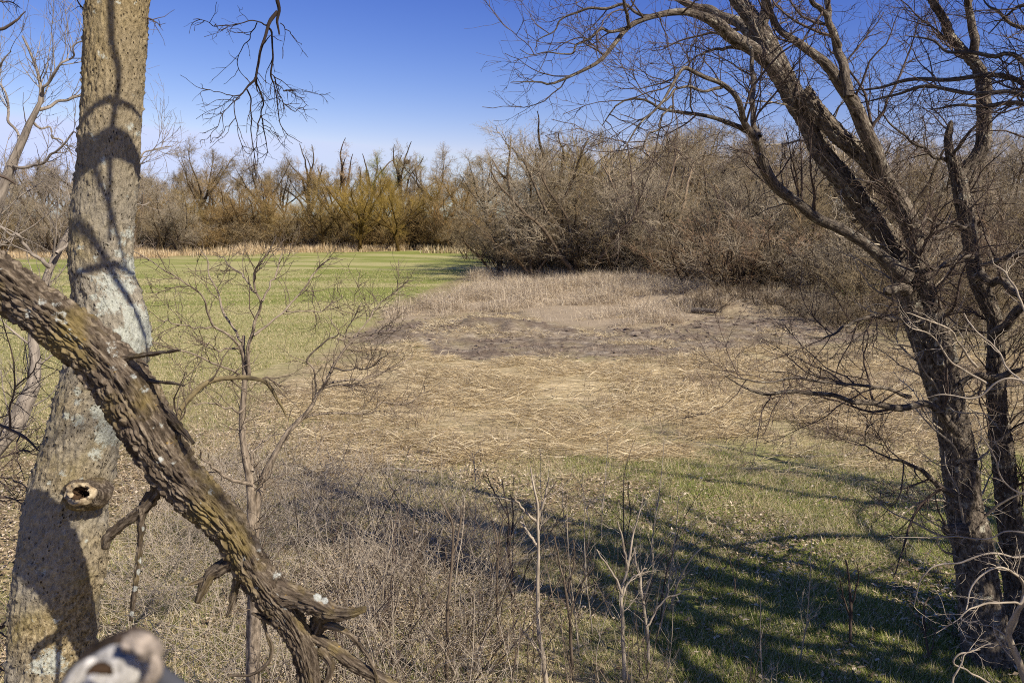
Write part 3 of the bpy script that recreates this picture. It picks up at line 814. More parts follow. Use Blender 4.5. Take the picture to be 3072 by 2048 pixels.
# pale reed clumps at the far right of the field
cx_ = [WY(a_, 700, b_)[:2] for a_, b_ in [(1272, 108), (1300, 109), (1322, 108), (1340, 110), (1362, 109), (1385, 108), (1400, 111), (1425, 109)]]
x = np.concatenate([c[0] + rng.normal(size=40) * 0.35 for c in cx_]); y = np.concatenate([c[1] + rng.normal(size=40) * 0.3 for c in cx_])
z = zH(x, y)
blades(x, y, z, rng.random(len(x)) * 6.28, 1.3 + 0.15 * rng.normal(size=len(x)), 0.5 + 0.9 * rng.random(len(x)), 0.07 + 0.04 * rng.random(len(x)), 0.3 * rng.random(len(x)), "reed_clumps", M['straw'])
# young wheat in the near part of the field
x, y = scatter(Z_FIELD, 90000, 0.10, lambda x, y: np.clip(26.0 / np.hypot(x, y), 0, 1) ** 2.2, lambda x, y: y < 75)
z = zH(x, y)
dd = np.hypot(x, y)
blades(x, y, z, rng.random(len(x)) * 6.28, 0.5 + 0.8 * rng.random(len(x)), 0.07 + 0.10 * rng.random(len(x)), 0.006 + 0.0005 * dd, 0.6 * rng.random(len(x)), "young_wheat", M['wheat'], True)
# green sward under the right-hand trees, thinner elsewhere
x, y = scatter(Z_GREEN, 165000, 0.3, lambda x, y: np.clip(0.35 + 1.3 * (0.4 + v2(x, y, 0.55, 3, 21)), 0.05, 1) * np.clip(9.0 / np.hypot(x, y), 0.2, 1))
z = zH(x, y)
blades(x, y, z, rng.random(len(x)) * 6.28, 0.45 + 0.8 * rng.random(len(x)), 0.06 + 0.13 * rng.random(len(x)), 0.005 + 0.005 * rng.random(len(x)), 0.6 * rng.random(len(x)), "green_grass", M['grass'], True)
x, y = scatter(Z_NEAR, 150000, 0.05, lambda x, y: np.clip(0.05 + 2.2 * (0.25 + v2(x, y, 0.5, 3, 41)), 0.03, 1) * np.clip(9.0 / np.hypot(x, y), 0.2, 1))
z = zH(x, y)
blades(x, y, z, rng.random(len(x)) * 6.28, 0.2 + 0.9 * rng.random(len(x)), 0.07 + 0.2 * rng.random(len(x)), 0.004 + 0.006 * rng.random(len(x)), 0.6 * rng.random(len(x)), "mixed_grass", blade_mat("mixed_grass", [(0.0, (0.12, 0.155, 0.034)), (0.4, (0.25, 0.275, 0.068)), (0.5, (0.46, 0.375, 0.21)), (1.0, (0.80, 0.69, 0.45))]), True)
# fresh green undergrowth glimpsed behind the leaning tree
cx_ = [GP(a_, b_)[:2] for a_, b_ in [(2560, 905), (2600, 915), (2650, 890), (2900, 905), (2950, 915), (2985, 895), (2930, 930), (3060, 910)]]
x = np.concatenate([c[0] + rng.normal(size=420) * 1.0 for c in cx_]); y = np.concatenate([c[1] + rng.normal(size=420) * 0.8 for c in cx_])
z = zH(x, y)
blades(x, y, z, rng.random(len(x)) * 6.28, 0.9 + 0.5 * rng.normal(size=len(x)), 0.2 + 0.7 * rng.random(len(x)), 0.04 + 0.05 * rng.random(len(x)), 0.5 * rng.random(len(x)), "green_undergrowth", blade_mat("green_undergrowth", [(0.0, (0.05, 0.11, 0.02)), (0.6, (0.10, 0.19, 0.035)), (1.0, (0.22, 0.27, 0.08))]))
# thin withered weed stalks standing in the straw and litter
Z_WEED = np.vstack([Z_STRAW, Z_NEAR[:1]]) if False else Z_STRAW
x, y = scatter(Z_STRAW, 9000, 0.2, lambda x, y: np.clip(0.2 + 2.0 * v2(x, y, 0.4, 3, 55), 0.02, 1))
z = zH(x, y)
M['weed'] = blade_mat("withered_weed", [(0.0, (0.10, 0.075, 0.055)), (0.6, (0.24, 0.18, 0.125)), (1.0, (0.42, 0.34, 0.24))], None, 0.5, 0.05)
blades(x, y, z, rng.random(len(x)) * 6.28, 0.6 + 0.6 * rng.random(len(x)), 0.15 + 0.4 * rng.random(len(x)), 0.005 + 0.007 * rng.random(len(x)), 0.4 * rng.random(len(x)), "withered_weeds", M['weed'])
x, y = scatter(np.vstack([Z_MUD]), 7000, 0.12, lambda x, y: np.clip(-0.1 + 1.5 * v2(x, y, 0.6, 3, 66), 0.0, 1))
z = zH(x, y)
blades(x, y, z + 0.01, rng.random(len(x)) * 6.28, 0.1 + 0.5 * rng.random(len(x)), 0.15 + 0.35 * rng.random(len(x)), 0.008 + 0.010 * rng.random(len(x)), 0.5 * rng.random(len(x)), "scattered_straw", M['straw'])
x, y = scatter(poly([(2050, 1075), (2500, 1055), (3200, 1040), (3200, 1340), (2700, 1370), (2300, 1330), (2100, 1200)]), 15000, 0.1, lambda x, y: np.clip(0.25 + 1.8 * v2(x, y, 0.5, 4, 57), 0.02, 1))
z = zH(x, y)
blades(x, y, z, rng.random(len(x)) * 6.28, 0.2 + 0.8 * rng.random(len(x)), 0.12 + 0.4 * rng.random(len(x)), 0.005 + 0.008 * rng.random(len(x)), 0.5 * rng.random(len(x)), "twiggy_debris", M['weed'])
# fallen leaves
x, y = scatter(Z_NEAR, 68000, 0.05, lambda x, y: np.clip(0.40 - 1.9 * v2(x, y, 0.5, 4, 41), 0.08, 1) * np.clip(8.5 / np.hypot(x, y), 0.15, 1))
n = len(x)
z = zH(x, y) + 0.02 + 0.07 * rng.random(n) ** 2
h = rng.random(n) * 6.28
u = np.stack([np.cos(h), np.sin(h), 0.9 * (rng.random(n) - 0.5)], -1) * (0.018 + 0.034 * rng.random(n) ** 2)[:, None]
w = np.stack([-np.sin(h), np.cos(h), 0.9 * (rng.random(n) - 0.5)], -1) * (0.010 + 0.020 * rng.random(n) ** 2)[:, None]
c = np.stack([x, y, z], -1)
up = np.array([[0, 0, 1.0]]) * (0.014 * (rng.random(n) - 0.3))[:, None]
V = np.stack([c - u, c + w + up, c + u, c - w + up], 1)
k = np.arange(n)[:, None] * 4
tag(link("fallen_leaves", mesh_np("fallen_leaves", V, None, np.concatenate([k + np.array([[0, 1, 2]]), k + np.array([[0, 2, 3]])]), M['leaf'], False)), kind='stuff')
# clods on the turned earth
x, y = scatter(Z_MUD, 2600, 0.05, lambda x, y: np.clip(0.1 + 1.5 * (0.2 + v2(x, y, 0.6, 3, 90)), 0, 1))
z = zH(x, y)
ico = np.array([[1, 0, 0], [-1, 0, 0], [0, 1, 0], [0, -1, 0], [0, 0, 1], [0, 0, -1]], float)
it = np.array([[0, 2, 4], [2, 1, 4], [1, 3, 4], [3, 0, 4], [2, 0, 5], [1, 2, 5], [3, 1, 5], [0, 3, 5]])
s = 0.018 + 0.085 * rng.random(len(x)) ** 4
V = np.stack([x, y, z + s * 0.2], -1)[:, None, :] + (ico[None] * np.array([1.2, 1.2, 0.55]) * (0.6 + 0.8 * rng.random((len(x), 6, 3)))) * s[:, None, None]
mm, nt, b = nmat("turned_earth", 0.95, 0.1)
tc = nd(nt, "ShaderNodeTexCoord").outputs["Object"]
nt.links.new(ramp(nt, noise(nt, tc, 3, 5), [(0.3, (0.085, 0.062, 0.045)), (0.7, (0.24, 0.19, 0.15))]), b.inputs["Base Color"])
tag(link("earth_clods", mesh_np("earth_clods", V, None, (np.arange(len(x))[:, None, None] * 6 + it[None]).reshape(-1, 3), mm, False)), kind='stuff')

# ------------------------------------------------------------------ limb builders for the near trees
def hero(name, pts, Y0, Y1, mat, parent, sides=96, ring=0.006, kind='furrow', amp=0.012, crust=None, seed=1, cap=False):
    """a thick limb with its bark as real relief"""
    path = []
    for k, (px, py, w) in enumerate(pts):
        t = k / (len(pts) - 1)
        p = WY(px, py, Y0 + (Y1 - Y0) * t)
        path.append([*p, 0.5 * w * depth_of(p) / F])
    L = sum(np.linalg.norm(np.array(path[i + 1][:3]) - np.array(path[i][:3])) for i in range(len(path) - 1))
    n = int(min(900, max(24, L / ring)))
    e = even(path, n)
    P, R = e[None, :, :3], np.maximum(e[None, :, 3], 0.002)
    v, q, b = tubes([(P, R)], sides)
    T, U, V = frames(P)
    s = np.linspace(0, L, n)
    th = np.linspace(0, 2 * math.pi, sides, endpoint=False)
    ring_n = (U[0][:, None] * np.cos(th)[None, :, None] + V[0][:, None] * np.sin(th)[None, :, None]).reshape(-1, 3)
    r0 = np.repeat(np.maximum(e[:, 3], 0.004), sides)
    ct, st = np.tile(np.cos(th), n), np.tile(np.sin(th), n)
    S = np.repeat(s, sides)
    o = seed * 7.7
    rm = float(e[:, 3].mean())
    bk = np.stack([ct * rm, st * rm, S + o], -1)
    if kind == 'furrow':
        tw = 0.06 * S / max(rm, 0.02) * 0.25
        c2, s2 = np.cos(np.arctan2(st, ct) + tw), np.sin(np.arctan2(st, ct) + tw)
        f = rm / 0.065
        f = min(f, 1.7)
        q1 = np.stack([c2 * 6.6 * f, s2 * 6.6 * f, S * 13 + o], -1)
        a = 1 - np.abs(fbm(q1, 3, 0.5)) * 2.6
        q2 = np.stack([c2 * 13 * f, s2 * 13 * f, S * 26 + o], -1)
        bb = 1 - np.abs(fbm(q2, 2, 0.5)) * 2.4
        xc = 1 - np.abs(fbm(np.stack([c2 * 3.2 * f, s2 * 3.2 * f, S * 30 + o], -1), 2, 0.5)) * 3.0
        bb = np.maximum(bb, 0.85 * xc)
        gap = np.maximum(sstep(0.2, 0.85, a), 0.7 * sstep(0.3, 0.9, bb))
        d = amp * (0.35 - gap) + amp * 0.5 * fbm(np.stack([ct * 12 * f, st * 12 * f, S * 60 + o], -1), 3)
        d = d + 0.12 * r0 * fbm(np.stack([ct * 1.2, st * 1.2, S * 3.0 + o], -1), 2)
    else:
        d = amp * 0.9 * fbm(np.stack([ct * 12, st * 12, S * 38 + o], -1), 4, 0.65)
        wart = sstep(0.25, 0.7, fbm(np.stack([ct * 10, st * 10, S * 45 + o], -1), 2))
        d = d + amp * 0.8 * wart + 0.06 * r0 * fbm(np.stack([ct * 1.3, st * 1.3, S * 2.2 + o], -1), 2)
    if cap: d = d * 1.0
    v = v + ring_n * (d * np.minimum(1, r0 / max(rm, 1e-4)))[:, None]
    cr = np.zeros(len(v))
    if crust:
        for (cx_, cy_, rad_, str_) in crust:     # pale lichen crusts, at places on the bark
            cpt = WY(cx_, cy_, 1.0) - np.array([0, 0, CAMZ]); cpt /= np.linalg.norm(cpt)
            dv = v - np.array([0, 0, CAMZ])
            al = dv @ cpt
            dist = np.linalg.norm(dv - al[:, None] * cpt, axis=1) / np.maximum(al, 0.1) * F
            front = (ring_n @ -cpt) > 0.0
            cr = np.maximum(cr, 0.9 * str_ * np.exp(-(dist / (1.25 * rad_)) ** 2) * front)
    # close both ends
    nv = len(v)
    v = np.vstack([v, P[0, 0], P[0, -1]])
    bk = np.vstack([bk, bk[0], bk[-2]]); cr = np.concatenate([cr, [0, 0]])
    i0 = np.arange(sides); i1 = (n - 1) * sides + i0
    tri = np.concatenate([np.stack([np.roll(i0, -1), i0, np.full(sides, nv)], -1), np.stack([i1, np.roll(i1, -1), np.full(sides, nv + 1)], -1)])
    ob = link(name, mesh_np(name, v, q, tri, mat, True, {"bark": ('FLOAT_VECTOR', bk), "crust": ('FLOAT', cr)}), parent)
    return ob, P, R
def limb(name, pts, Y0, Y1, mat, parent, S=10, n=40, wob=0.02):
    P, R = traced(pts, Y0, Y1, n, wob)
    v, q, b = tubes([(P[None], R[None])], S)
    # uneven bark outline
    ringc = np.repeat(P, S, axis=0)
    dv = v - ringc
    k = 1 + 0.16 * fbm(np.stack([b[:, 0] * 18, b[:, 1] * 18, b[:, 2] * 5], -1), 3)
    v = ringc + dv * k[:, None]
    ob = link(name, mesh_np(name, v, q, None, mat, True, {"bark": ('FLOAT_VECTOR', b)}), parent)
    return P, R
def stackPR(lst, n=40):
    return np.stack([np.asarray(p) for p, r in lst]), np.stack([np.asarray(r) for p, r in lst])

# ------------------------------------------------------------------ the lichened trunk at the left
lt = thing("lichen_trunk_tree", "thick leaning tree trunk with warty tan bark and pale lichen crusts at the left", "tree", (*WY(150, 2048, 3.1)[:2], 0))
def in_thing(t):                              # children keep world coordinates
    t.location = (0, 0, 0)
    return t
in_thing(lt)
TR = [(120, 3900, 330), (135, 2500, 250), (150, 2048, 226), (158, 1940, 227), (167, 1813, 229), (190, 1648, 232), (203, 1500, 214), (228, 1400, 206), (255, 1290, 200), (285, 1180, 205), (325, 1060, 214), (336, 980, 204), (328, 910, 188), (308, 830, 176),
      (304, 750, 174), (308, 650, 172), (322, 520, 168), (330, 400, 166), (338, 260, 165), (346, 120, 167), (353, 0, 168), (365, -200, 165), (385, -500, 160), (380, -900, 150), (330, -1500, 130), (300, -2300, 100)]
crusts = [(395, 800, 26, .62), (380, 860, 22, .6), (330, 850, 40, .52), (400, 940, 30, .6), (345, 905, 34, .55), (425, 975, 34, .75), (440, 1010, 26, .7), (370, 1010, 30, .6), (400, 1045, 26, .62), (310, 915, 20, .55), (385, 700, 18, .5), (360, 760, 16, .5), (300, 1235, 26, .55), (325, 1300, 34, .6), (235, 1260, 22, .5), (285, 1360, 22, .5), (230, 1175, 14, .5), (150, 1990, 45, .5), (120, 1990, 30, .5), (310, 480, 16, .45), (390, 380, 14, .45), (300, 1460, 16, .42), (170, 1860, 20, .4), (190, 1420, 18, .4)]
crusts = [(a_, b_, c_ * 1.25, d_ * 1.2) for a_, b_, c_, d_ in crusts]
_r = random.Random(5)
for _k in range(90):
    _y = _r.uniform(-20, 2040); _c = np.interp(_y, [0, 400, 800, 1000, 1290, 1500, 2048], [352, 330, 305, 340, 255, 203, 150])
    crusts.append((_c + _r.uniform(-95, 95), _y, _r.uniform(7, 20), _r.uniform(.36, .56) + (.08 if 650 < _y < 1350 else -.02)))
hero("trunk", TR, 3.1, 3.3, M['lichen'], lt, 180, 0.009, 'wart', 0.016, crusts, 3)
# the knot where a limb was lost: a raised collar round a dark hollow
kc = WY(240, 1480, 2.985)
kd = np.array([0.12, -0.93, 0.34]); kd /= np.linalg.norm(kd)
ku = np.cross(kd, [0, 0, 1]); ku /= np.linalg.norm(ku); kv = np.cross(ku, kd)
prof = [(0.100, -0.075), (0.080, -0.03), (0.066, -0.008), (0.056, 0.010), (0.045, 0.013), (0.033, 0.003), (0.026, -0.014), (0.018, -0.035), (0.004, -0.05)]
th = np.linspace(0, 2 * math.pi, 40, endpoint=False)
V = []
for k, (r, h) in enumerate(prof):
    jit = 1 + 0.16 * vn(np.stack([np.cos(th) * 1.6 + k * .15, np.sin(th) * 1.6, np.full(40, 1.0 + k)], -1))
    V.append(kc + (ku[None] * (np.cos(th) * r * jit * 0.95)[:, None] + kv[None] * (np.sin(th) * r * jit * 0.72)[:, None]) + kd[None] * (h + 0.024 * vn(np.stack([np.cos(th) * 3, np.sin(th) * 3, np.full(40, 5.0 + k)], -1)))[:, None])
V = np.concatenate(V)
ix = np.arange(len(prof) * 40).reshape(len(prof), 40)
q = np.stack([ix[:-1], np.roll(ix[:-1], -1, 1), np.roll(ix[1:], -1, 1), ix[1:]], -1)
M['collar'] = bark_simple("knot_collar_wood", (0.16, 0.11, 0.065), (0.58, 0.49, 0.33), 30, 1, 0.7, 0.006)
M['hollow'] = bark_simple("dark_hollow_wood", (0.018, 0.011, 0.006), (0.085, 0.05, 0.028), 40, 1, 0.8, 0.006)  # near-black brown for the knot hollow and the dark piece on the branch end
bkc = {"bark": ('FLOAT_VECTOR', V - kc)}
tag(link("knot", mesh_np("knot", V[80:240], q[2:5].reshape(-1, 4) - 80, None, M['collar'], True, {"bark": ('FLOAT_VECTOR', (V - kc)[80:240])}), lt), "pale ring-shaped knot round a dark hollow")
link("knot_base", mesh_np("knot_base", V[:120], q[:2].reshape(-1, 4), None, M['furrow'], True, {"bark": ('FLOAT_VECTOR', (V - kc)[:120])}), lt)
link("knot_hollow", mesh_np("knot_hollow", V[200:], q[5:].reshape(-1, 4) - 200, None, M['hollow'], True, {"bark": ('FLOAT_VECTOR', (V - kc)[200:])}), lt)
def add_twigs(name, lst, parent, mat, levels, S=(4, 3, 3), stuff=True, seed=5, root=False):
    g = np.random.default_rng(seed)
    cur = stackPR(lst)
    groups = []
    for k, lv in enumerate(levels):
        cur2 = spawn(cur[0], cur[1], lv[0], lv[1], lv[2], lv[3], lv[4], lv[5], lv[6], lv[7], lv[8], lv[9], g=g)
        groups.append(([cur2], S[min(k, len(S) - 1)]))
        cur = cur2
    o = link(name, tube_mesh(name, groups, mat), parent)
    if stuff: tag(o, kind='stuff')
    return o
tw = [limb("twig", [(436, 55, 7), (455, 60, 5), (472, 70, 3), (482, 80, 2)], 3.3, 3.2, M['twig_a'], lt, 5, 40, 0.002)]
limb("twig", [(275, 60, 9), (262, 20, 7), (255, -20, 6)], 3.4, 3.4, M['twig_a'], lt, 5, 40, 0.003)
tw.append(limb("twig", [(268, 70, 7), (250, 30, 5), (235, 5, 4), (220, -30, 3)], 3.4, 3.3, M['twig_a'], lt, 5, 40, 0.004))
add_twigs("twigs", tw, lt, M['twig_a'], [(14, 0.2, 1, (30, 70), (0.05, 0.14), 5, 0.2, (0, 0, -0.03), 0.6, 0.0014)])

# ------------------------------------------------------------------ the furrowed limb drooping across the left
dl = thing("drooping_limb", "thick rough furrowed limb slanting down across the lichened trunk, with broken stubs", "tree limb")
LM = [(-420, 560, 185), (-200, 700, 170), (-60, 800, 156), (40, 872, 150), (130, 938, 146), (223, 1006, 150), (300, 1075, 156), (372, 1160, 168), (430, 1260, 160), (475, 1345, 150), (530, 1425, 140), (600, 1497, 128), (665, 1560, 118), (715, 1630, 108), (755, 1705, 106), (812, 1785, 104), (866, 1860, 86), (905, 1935, 76), (925, 2010, 70), (935, 2150, 66), (925, 2400, 60)]
cr2 = [(125, 905, 16, .8), (60, 880, 14, .55), (170, 915, 20, .7), (180, 948, 22, .8), (195, 968, 18, .7), (215, 1010, 16, .8), (245, 1040, 12, .7), (83, 940, 18, .75), (330, 1040, 22, .75), (350, 1060, 18, .7), (340, 1105, 20, .7), (375, 1100, 14, .7), (400, 1128, 12, .8), (432, 1168, 16, .8), (405, 1280, 12, .6), (480, 1378, 14, .8), (520, 1388, 12, .75), (470, 1270, 10, .6), (632, 1475, 12, .8), (632, 1440, 9, .6), (775, 1650, 10, .8), (832, 1722, 16, .85), (842, 1780, 14, .85), (856, 1812, 18, .9), (875, 1783, 12, .8), (893, 1795, 16, .85), (728, 1668, 9, .7)]
cr2 = [(a_, b_, c_ * 1.3, d_ * 0.82) for a_, b_, c_, d_ in cr2]
_r = random.Random(8)
for _k in range(70):
    _t = _r.random() * 17 + 1; _i = int(_t); _f = _t - _i
    cr2.append((LM[_i][0] * (1 - _f) + LM[_i + 1][0] * _f + _r.uniform(-60, 60), LM[_i][1] * (1 - _f) + LM[_i + 1][1] * _f + _r.uniform(-60, 60), _r.uniform(5, 13), _r.uniform(.5, .62)))
hero("limb", LM, 2.42, 2.49, M['furrow'], dl, 210, 0.0048, 'furrow', 0.016, cr2, 1)
LMY = lambda px: float(np.interp(px, [p_[0] for p_ in LM], 2.42 + 0.07 * np.arange(len(LM)) / (len(LM) - 1)))
def stub(pts, Y0, Y1, nm="broken_stub", crust=None, amp=0.006, seed=2, sides=36):
    pts = [pts[0]] + [(a_, b_, w_ * 0.86) for a_, b_, w_ in pts[1:]]; amp = amp * 1.7
    Y1 = LMY(pts[0][0]) + (Y1 - Y0); Y0 = LMY(pts[0][0])
    return hero(nm, pts, Y0, Y1, M['furrow'], dl, sides, 0.006, 'furrow', amp, crust, seed)
stub([(330, 1085, 40), (400, 1070, 22), (470, 1060, 16), (540, 1050, 9)], 2.513, 2.383, amp=0.003)
stub([(400, 1075, 12), (420, 1085, 10), (444, 1098, 5)], 2.477, 2.417, amp=0.002)
stub([(400, 1130, 34), (465, 1144, 17), (510, 1148, 13), (552, 1156, 7)], 2.517, 2.417, amp=0.003, seed=4)
stub([(440, 1180, 40), (503, 1240, 36), (545, 1290, 26), (581, 1330, 13)], 2.468, 2.428, amp=0.005, seed=5)
stub([(520, 1390, 90), (478, 1462, 54), (424, 1530, 40), (365, 1575, 32), (325, 1612, 34), (316, 1645, 22)], 2.530, 2.530, "broken_branch", amp=0.006, seed=6)
stub([(426, 1520, 32), (424, 1580, 27), (418, 1664, 23), (405, 1760, 18), (392, 1860, 13)], 2.551, 2.551, "broken_branch", [(432, 1585, 8, .9), (425, 1680, 10, .9), (418, 1715, 9, .9), (404, 1765, 9, .9), (395, 1840, 9, .9)], 0.004, 7)
stub([(735, 1650, 90), (686, 1692, 60), (635, 1722, 44), (612, 1760, 40), (592, 1806, 24)], 2.562, 2.522, "broken_branch", amp=0.007, seed=8)
stub([(650, 1715, 36), (610, 1738, 24), (565, 1755, 8)], 2.561, 2.521, amp=0.004, seed=9)
stub([(722, 1690, 44), (712, 1740, 32), (698, 1805, 22), (680, 1850, 10)], 2.585, 2.585, "broken_branch", amp=0.004, seed=10)
stub([(850, 1862, 40), (815, 1862, 28), (784, 1850, 20), (755, 1838, 8)], 2.597, 2.557, amp=0.003, seed=11)
stub([(790, 1858, 14), (800, 1900, 14), (814, 1945, 15), (803, 1988, 14), (751, 2023, 13), (682, 2024, 10)], 2.590, 2.550, "hooked_twig", amp=0.002, seed=12, sides=20)
stub([(830, 1775, 96), (895, 1795, 82), (950, 1812, 76), (1000, 1836, 58), (1045, 1838, 38), (1096, 1826, 22)], 2.591, 2.541, "broken_branch", [(953, 1790, 14, .9), (975, 1800, 12, .9)], 0.007, 13, 60)
stub([(975, 1815, 60), (960, 1860, 66), (945, 1900, 60), (938, 1925, 40)], 2.560, 2.620, "broken_branch", None, 0.007, 14)
stub([(930, 1905, 30), (985, 1935, 44), (1060, 1990, 44), (1150, 2040, 42), (1260, 2110, 40)], 2.620, 2.720, "split_branch", None, 0.004, 15)
stub([(955, 1945, 26), (990, 1985, 24), (988, 2015, 24), (970, 2060, 18)], 2.620, 2.620, amp=0.003, seed=16)
stub([(970, 1870, 30), (1030, 1890, 22), (1075, 1930, 17), (1112, 1985, 16), (1135, 2060, 14), (1140, 2200, 12)], 2.580, 2.650, "split_branch", None, 0.003, 17)
stub([(285, 985, 12), (290, 1100, 16), (286, 1140, 10)], 2.443, 2.443, "bark_flake", None, 0.002, 18, 16)

# ------------------------------------------------------------------ the out-of-focus broken branch end by the lens
bs = thing("broken_branch_end", "blurred pale barkless branch end with dark hollow and peeling brown bark, nearest the camera", "branch")
def blob_tube(name, pts, Y0, Y1, mat, parent, S, n, lum, fr, seed, closed=True, arc=None):
    pts = [(a_ - 10, b_ + 28, w_ * 0.84) for a_, b_, w_ in pts]
    P, R = traced(pts, Y0, Y1, n)
    T, U, V = frames(P[None])
    a0, a1 = arc or (0, 2 * math.pi)
    th = np.linspace(a0, a1, S, endpoint=arc is not None)
    d = U[0][:, None] * np.cos(th)[None, :, None] + V[0][:, None] * np.sin(th)[None, :, None]
    k = 1 + lum * fbm(np.stack([np.broadcast_to(np.cos(th) * fr, (n, S)), np.broadcast_to(np.sin(th) * fr, (n, S)), np.broadcast_to(np.linspace(0, 4, n)[:, None] + seed, (n, S))], -1), 3)
    v = P[:, None] + d * (R[:, None] * k)[..., None]
    ix = np.arange(n * S).reshape(n, S)
    if arc is None: q = np.stack([ix[:-1], np.roll(ix[:-1], -1, 1), np.roll(ix[1:], -1, 1), ix[1:]], -1).reshape(-1, 4)
    else: q = np.stack([ix[:-1, :-1], ix[:-1, 1:], ix[1:, 1:], ix[1:, :-1]], -1).reshape(-1, 4)
    vv = v.reshape(-1, 3); tri = None
    if arc is None:
        vv = np.vstack([vv, P[0], P[-1]])
        i1 = ix[-1]; tri = np.stack([i1, np.roll(i1, -1), np.full(S, n * S + 1)], -1)
    bk = vv - P[0]
    o = link(name, mesh_np(name, vv, q, tri, mat, True, {"bark": ('FLOAT_VECTOR', bk)}), parent)
    if arc is not None:
        md = o.modifiers.new("thick", 'SOLIDIFY'); md.thickness = 0.003; md.offset = 1
    return o
M['bone'] = bark_simple("bleached_wood", (0.10, 0.095, 0.09), (0.66, 0.64, 0.60), 60, 0.25, 0.6, 0.004)
M['curl'] = bark_simple("weathered_greybrown_wood", (0.06, 0.048, 0.04), (0.40, 0.34, 0.28), 55, 0.5, 0.8, 0.004)
M['peel'] = bark_simple("peeling_bark", (0.015, 0.011, 0.009), (0.11, 0.08, 0.06), 60, 0.5, 0.8, 0.004)
M['tube'] = bark_simple("dull_grey_tube", (0.05, 0.052, 0.06), (0.085, 0.088, 0.10), 8, 1, 0.1, 0.001)
blob_tube("bare_wood", [(200, 2260, 230), (240, 2140, 230), (300, 2050, 205), (370, 1985, 180), (430, 1960, 120), (448, 1955, 50)], 0.45, 0.45, M['bone'], bs, 56, 90, 0.26, 8, 1)
blob_tube("peeling_bark", [(150, 2200, 90), (195, 2085, 84), (262, 1985, 72), (330, 1925, 66), (410, 1885, 54), (470, 1880, 20)], 0.47, 0.455, M['peel'], bs, 48, 90, 0.95, 9, 3)
blob_tube("bark_curl", [(385, 1900, 50), (430, 1900, 84), (462, 1922, 80), (478, 1955, 40)], 0.44, 0.44, M['curl'], bs, 40, 40, 0.5, 6, 5)
blob_tube("bark_curl", [(470, 1930, 30), (478, 1970, 46), (462, 2010, 46), (440, 2035, 30)], 0.435, 0.435, M['curl'], bs, 36, 40, 0.4, 6, 7)
blob_tube("lichen_flake", [(200, 2070, 30), (232, 2010, 50), (270, 1965, 44), (300, 1950, 16)], 0.415, 0.42, M['bone'], bs, 32, 40, 0.7, 8, 9)
blob_tube("hollow", [(275, 1988, 16), (300, 1975, 40), (328, 1978, 40), (345, 1990, 16)], 0.415, 0.42, M['hollow'], bs, 16, 16, 0.25, 3, 11)  # solid near-black piece set in front of the bare wood as its hollow
tb = blob_tube("grey_rail", [(430, 1965, 60), (500, 2010, 76), (570, 2075, 84), (700, 2200, 84)], 0.48, 0.44, M['tube'], None, 24, 20, 0.0, 2, 2)
tag(tb, "smooth dark grey tube, out of focus, beside the pale branch end", "rail")

# ------------------------------------------------------------------ leaning right-hand trees
ra = thing("leaning_tree", "large leaning tree with forked dark ridged trunk and arching limbs on the right", "tree")
YA = GP(2960, 1975)[1]
BA = []
A_TR = [(2990, 2120, 230), (2968, 2000, 168), (2955, 1900, 134), (2945, 1815, 120), (2918, 1650, 112), (2892, 1500, 106), (2868, 1330, 98), (2842, 1212, 96), (2800, 1060, 104), (2758, 970, 84), (2728, 886, 74), (2690, 780, 66), (2648, 700, 66), (2596, 630, 70), (2531, 542, 68), (2466, 457, 62), (2425, 370, 58), (2385, 300, 62), (2335, 205, 66), (2300, 140, 70), (2270, 75, 54), (2232, 25, 46), (2200, -20, 44), (2130, -180, 38), (2080, -400, 26), (2060, -650, 12)]
def heroA(nm, pts, Y0, Y1, sd, par=ra):
    o, P, R = hero(nm, pts, Y0, Y1, M['bark_a'], par, 84, 0.017, 'furrow', 0.020, None, sd)
    e = even(np.concatenate([P[0], R[0][:, None]], 1), 40)
    return e[:, :3], e[:, 3]
BA.append(heroA("trunk", A_TR, YA, YA + 0.6, 21))
BA.append(heroA("limb", [(2840, 1090, 70), (2825, 1010, 56), (2790, 900, 50), (2758, 800, 52), (2735, 690, 54), (2690, 600, 58), (2630, 510, 60), (2590, 462, 58), (2520, 410, 52), (2450, 330, 50), (2405, 275, 56)], YA - 0.15, YA + 0.2, 22))
